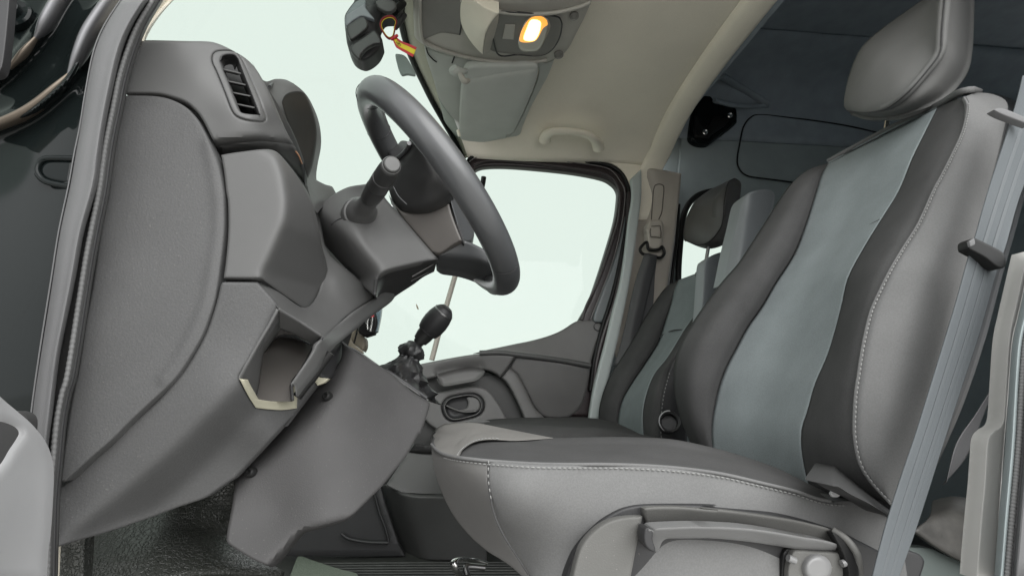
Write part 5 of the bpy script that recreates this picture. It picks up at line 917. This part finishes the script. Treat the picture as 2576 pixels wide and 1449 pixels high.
G1 = C('K3', (2.2, 2.1, 2.03, 2.0, 1.98, 1.97, 1.98, 2.02, 2.12), (880, 732), (980, 770), (1060, 742), (1130, 660), (1155, 580), (1163, 470), (1175, 390), (1195, 325), (1234, 297))
G2 = C('K3', (2.2, 2.12, 2.08, 2.05, 2.04, 2.03, 2.03, 2.06, 2.12), (885, 738), (990, 783), (1065, 795), (1150, 772), (1225, 720), (1262, 520), (1282, 380), (1280, 325), (1250, 298))
loft('head_pad', [G0, between(G0, G1, .3, -.05), between(G0, G1, .7, -.04), G1], mat('dark grey vinyl', (.085, .083, .08), .5, .25, 1300), h2, n=40, k=6, thick=.01)
loft('head_side', [G1, between(G1, G2, .5, -.01), G2], MATS['dark grey vinyl'], h2, n=40, k=6, thick=.05)
tube('head_seam', [(u, v, y-.002) for u, v, y in G1], .0018, black, h2, seg=8)
tube('post', C('K3', 2.07, (1052, 780), (1040, 850), (1028, 920)), .007, steelD, h2)
tube('post', C('K3', 2.02, (1190, 725), (1178, 800), (1170, 850)), .007, steelD, h2)
ms = thing('middle_seat_belt_tower', 'tall grey plastic belt tower between the two seats', 'belt tower', P(1880, 640, 1.55))
tower = mat('blue grey plastic', (.20, .215, .225), .45, .15, 700, var=.03)
relief('tower_shell', Q('C2', (436, 80), (470, 30), (520, 0), (600, -18), (665, -10), (690, 20), (690, 70), (660, 190), (600, 400, 1), (480, 620, 1), (300, 700, 1), (350, 450), (400, 240)), add(tps('C2', (440, 60, 1.55), (690, 30, 1.60), (300, 690, 1.52), (500, 0, 1.55), (560, 400, 1.57)), crease(Q('C2', (505, 20), (475, 200), (440, 450), (400, 700)), .0016, 5, 1)), tower, ms, r=6, rd=.02, thick=.06, step=7)
t2 = thing('seat_belt_tower', 'shorter grey plastic tower standing beside the far headrest', 'belt tower', P(1800, 720, 1.8))
relief('tower_shell', Q('C2', (163, 540), (190, 500), (240, 472), (300, 455), (340, 462), (355, 500), (345, 600), (300, 800, 1), (200, 900, 1), (130, 1000, 1), (140, 880), (152, 700)), add(tps('C2', (163, 540, 1.80), (350, 480, 1.84), (140, 900, 1.76), (300, 800, 1.80)), crease(Q('C2', (218, 490), (215, 650), (210, 800), (205, 900)), .0016, 5, -1)), tower, t2, r=6, rd=.02, thick=.06, step=7)

# ---- driver belt
nb = thing('seat_belt', 'wide blue grey seat belt crossing the near side of the driver seat, with black slide', 'seat belt', P(2350, 1000, .6))
le = [(2575, 190, .63), (2564, 240, .62), (2540, 320, .61), (2487, 483, .60), (2454, 596, .60), (2439, 640, .60), (2404, 766, .60), (2344, 963, .60), (2304, 1092, .60), (2270, 1192, .60), (2230, 1318, .60), (2197, 1445, .60), (2188, 1490, .60)]
ri = [(2640, 240, .65), (2630, 310, .64), (2610, 380, .63), (2564, 500, .62), (2530, 620, .61), (2509, 680, .61), (2467, 833, .61), (2424, 963, .61), (2371, 1125, .61), (2337, 1232, .61), (2301, 1342, .61), (2264, 1445, .61), (2250, 1490, .61)]
loft('webbing', [le, between(le, ri, .06, -.0005, 13), between(le, ri, .2, .0, 13), between(le, ri, .33, .0, 13), between(le, ri, .45, -.0004, 13), between(le, ri, .55, 0, 13), between(le, ri, .66, 0, 13), between(le, ri, .8, -.0004, 13), between(le, ri, .92, 0, 13), ri], belt, nb, n=70, k=3, thick=.0016, sharp=0)
for f in (.30, .62): 
    q = between(le, ri, f, -.0010, 13); q2 = between(le, ri, f+.11, -.0010, 13)
    loft('woven_band', [q, q2], mat('dark woven band', (.083, .092, .098), .65, .5, 900), nb, n=60, thick=.0006)
relief('belt_slide', Q('C2', (2152, 395), (2160, 370), (2198, 350), (2230, 362), (2330, 410), (2420, 465), (2440, 540), (2420, 575), (2375, 572), (2280, 500), (2180, 445), (2158, 430)), .588, black, nb, r=5, rd=.006, thick=.014, step=5)
relief('slide_end', Q('C2', (2160, 375, 1), (2200, 350, 1), (2205, 395), (2170, 415, 1)), .585, sealG, nb, r=2, rd=.003, thick=.003, step=4)
relief('belt_anchor', Q('C1', (2350, 828), (2400, 818), (2470, 838), (2540, 868), (2620, 900, 1), (2620, 945, 1), (2560, 925), (2480, 895), (2410, 868), (2360, 842)), .595, sealG, nb, r=4, rd=.006, thick=.01, step=4)
loft('inner_webbing', [[(u, v, y) for u, v, y in C('R', .84, (760, 90), (640, 280), (500, 490), (430, 770))], C('R', .85, (770, 95), (690, 300), (570, 590), (400, 790))], beltD, nb, n=20, thick=.001)
# near B pillar, seal
nbp = thing('door_pillar', 'pale pillar edge and grey seal at the right border of the photo', 'pillar', P(2520, 1100, .58))
relief('pillar_flange', Q('R', (1010, -900, 1), (913, -466), (875, -274), (856, 0), (845, 200), (836, 310), (815, 365), (770, 395), (735, 430), (716, 485), (708, 600), (695, 800), (676, 1000), (655, 1250), (640, 1470, 1), (790, 1470, 1), (830, 700), (885, 0), (908, -274), (955, -466), (1050, -900, 1)), .60, mat('pale grey pillar edge', (.36, .355, .34), .5), nbp, r=5, rd=.008, thick=.02, step=8)
sl0 = Q('R', (1048, -900), (953, -466), (905, -260), (882, 0), (850, 500), (805, 1000), (770, 1470)); sl1 = Q('R', (1170, -900), (1075, -466), (1027, -260), (1002, 0), (975, 500), (930, 1000), (890, 1470))
def mx2(f, Y): return [(a[0]*(1-f)+b[0]*f, a[1]*(1-f)+b[1]*f, Y) for a, b in zip(sl0, sl1)]
loft('side_seal', [mx2(0, .60), mx2(.08, .57), mx2(.4, .552), mx2(.7, .56), mx2(.85, .575)], cargoW, nbp, n=40, thick=.002)
tube('flocked_bead', resample(crom(cpts(mx2(.78, .553)), 8), 500), .0028, bead, nbp, seg=10, sub=1, raw=True, disp=lambda t, th: 1+.12*math.sin(t*200*math.pi))
tube('bead_lip', mx2(.97, .556), .006, sealG, nbp)
loft('outer_seal', [mx2(1.0, .56), mx2(1.3, .54), mx2(1.9, .54)], sealG, nbp, n=20, thick=.002)
# wheel arch and floor patch in the load space behind the belt
wa = thing('wheel_arch', 'dark rounded wheel arch behind the driver seat', 'wheel arch', P(2400, 1330, .95))
loft('arch_cover', [C('R', (1.05, 1.05, 1.05, 1.05), (330, 900), (450, 872), (560, 880), (700, 920)), C('R', .98, (320, 920), (450, 900), (560, 915), (720, 950)), C('R', .92, (300, 1020), (450, 1000), (560, 1020), (720, 1060)), C('R', .90, (200, 1120), (350, 1230), (520, 1330), (720, 1420))], mat('scuffed black plastic', (.05, .048, .044), .55, .4, 300, var=.3, vs=40), wa, n=30, k=6)
relief('load_floor', Q('R', (100, 1200, 1), (150, 1238), (300, 1246), (400, 1290), (560, 1355), (720, 1410, 1), (720, 1500, 1), (0, 1500, 1)), .93, mat('grey green load floor', (.09, .108, .102), .6), wa, r=2, rd=.004, thick=.02, step=10)
relief('seat_foot', Q('R', (120, 1265, 1), (165, 1265), (230, 1290), (262, 1330), (262, 1370), (230, 1470, 1), (60, 1470, 1)), .80, dark, wa, r=5, rd=.02, thick=.04, step=7)
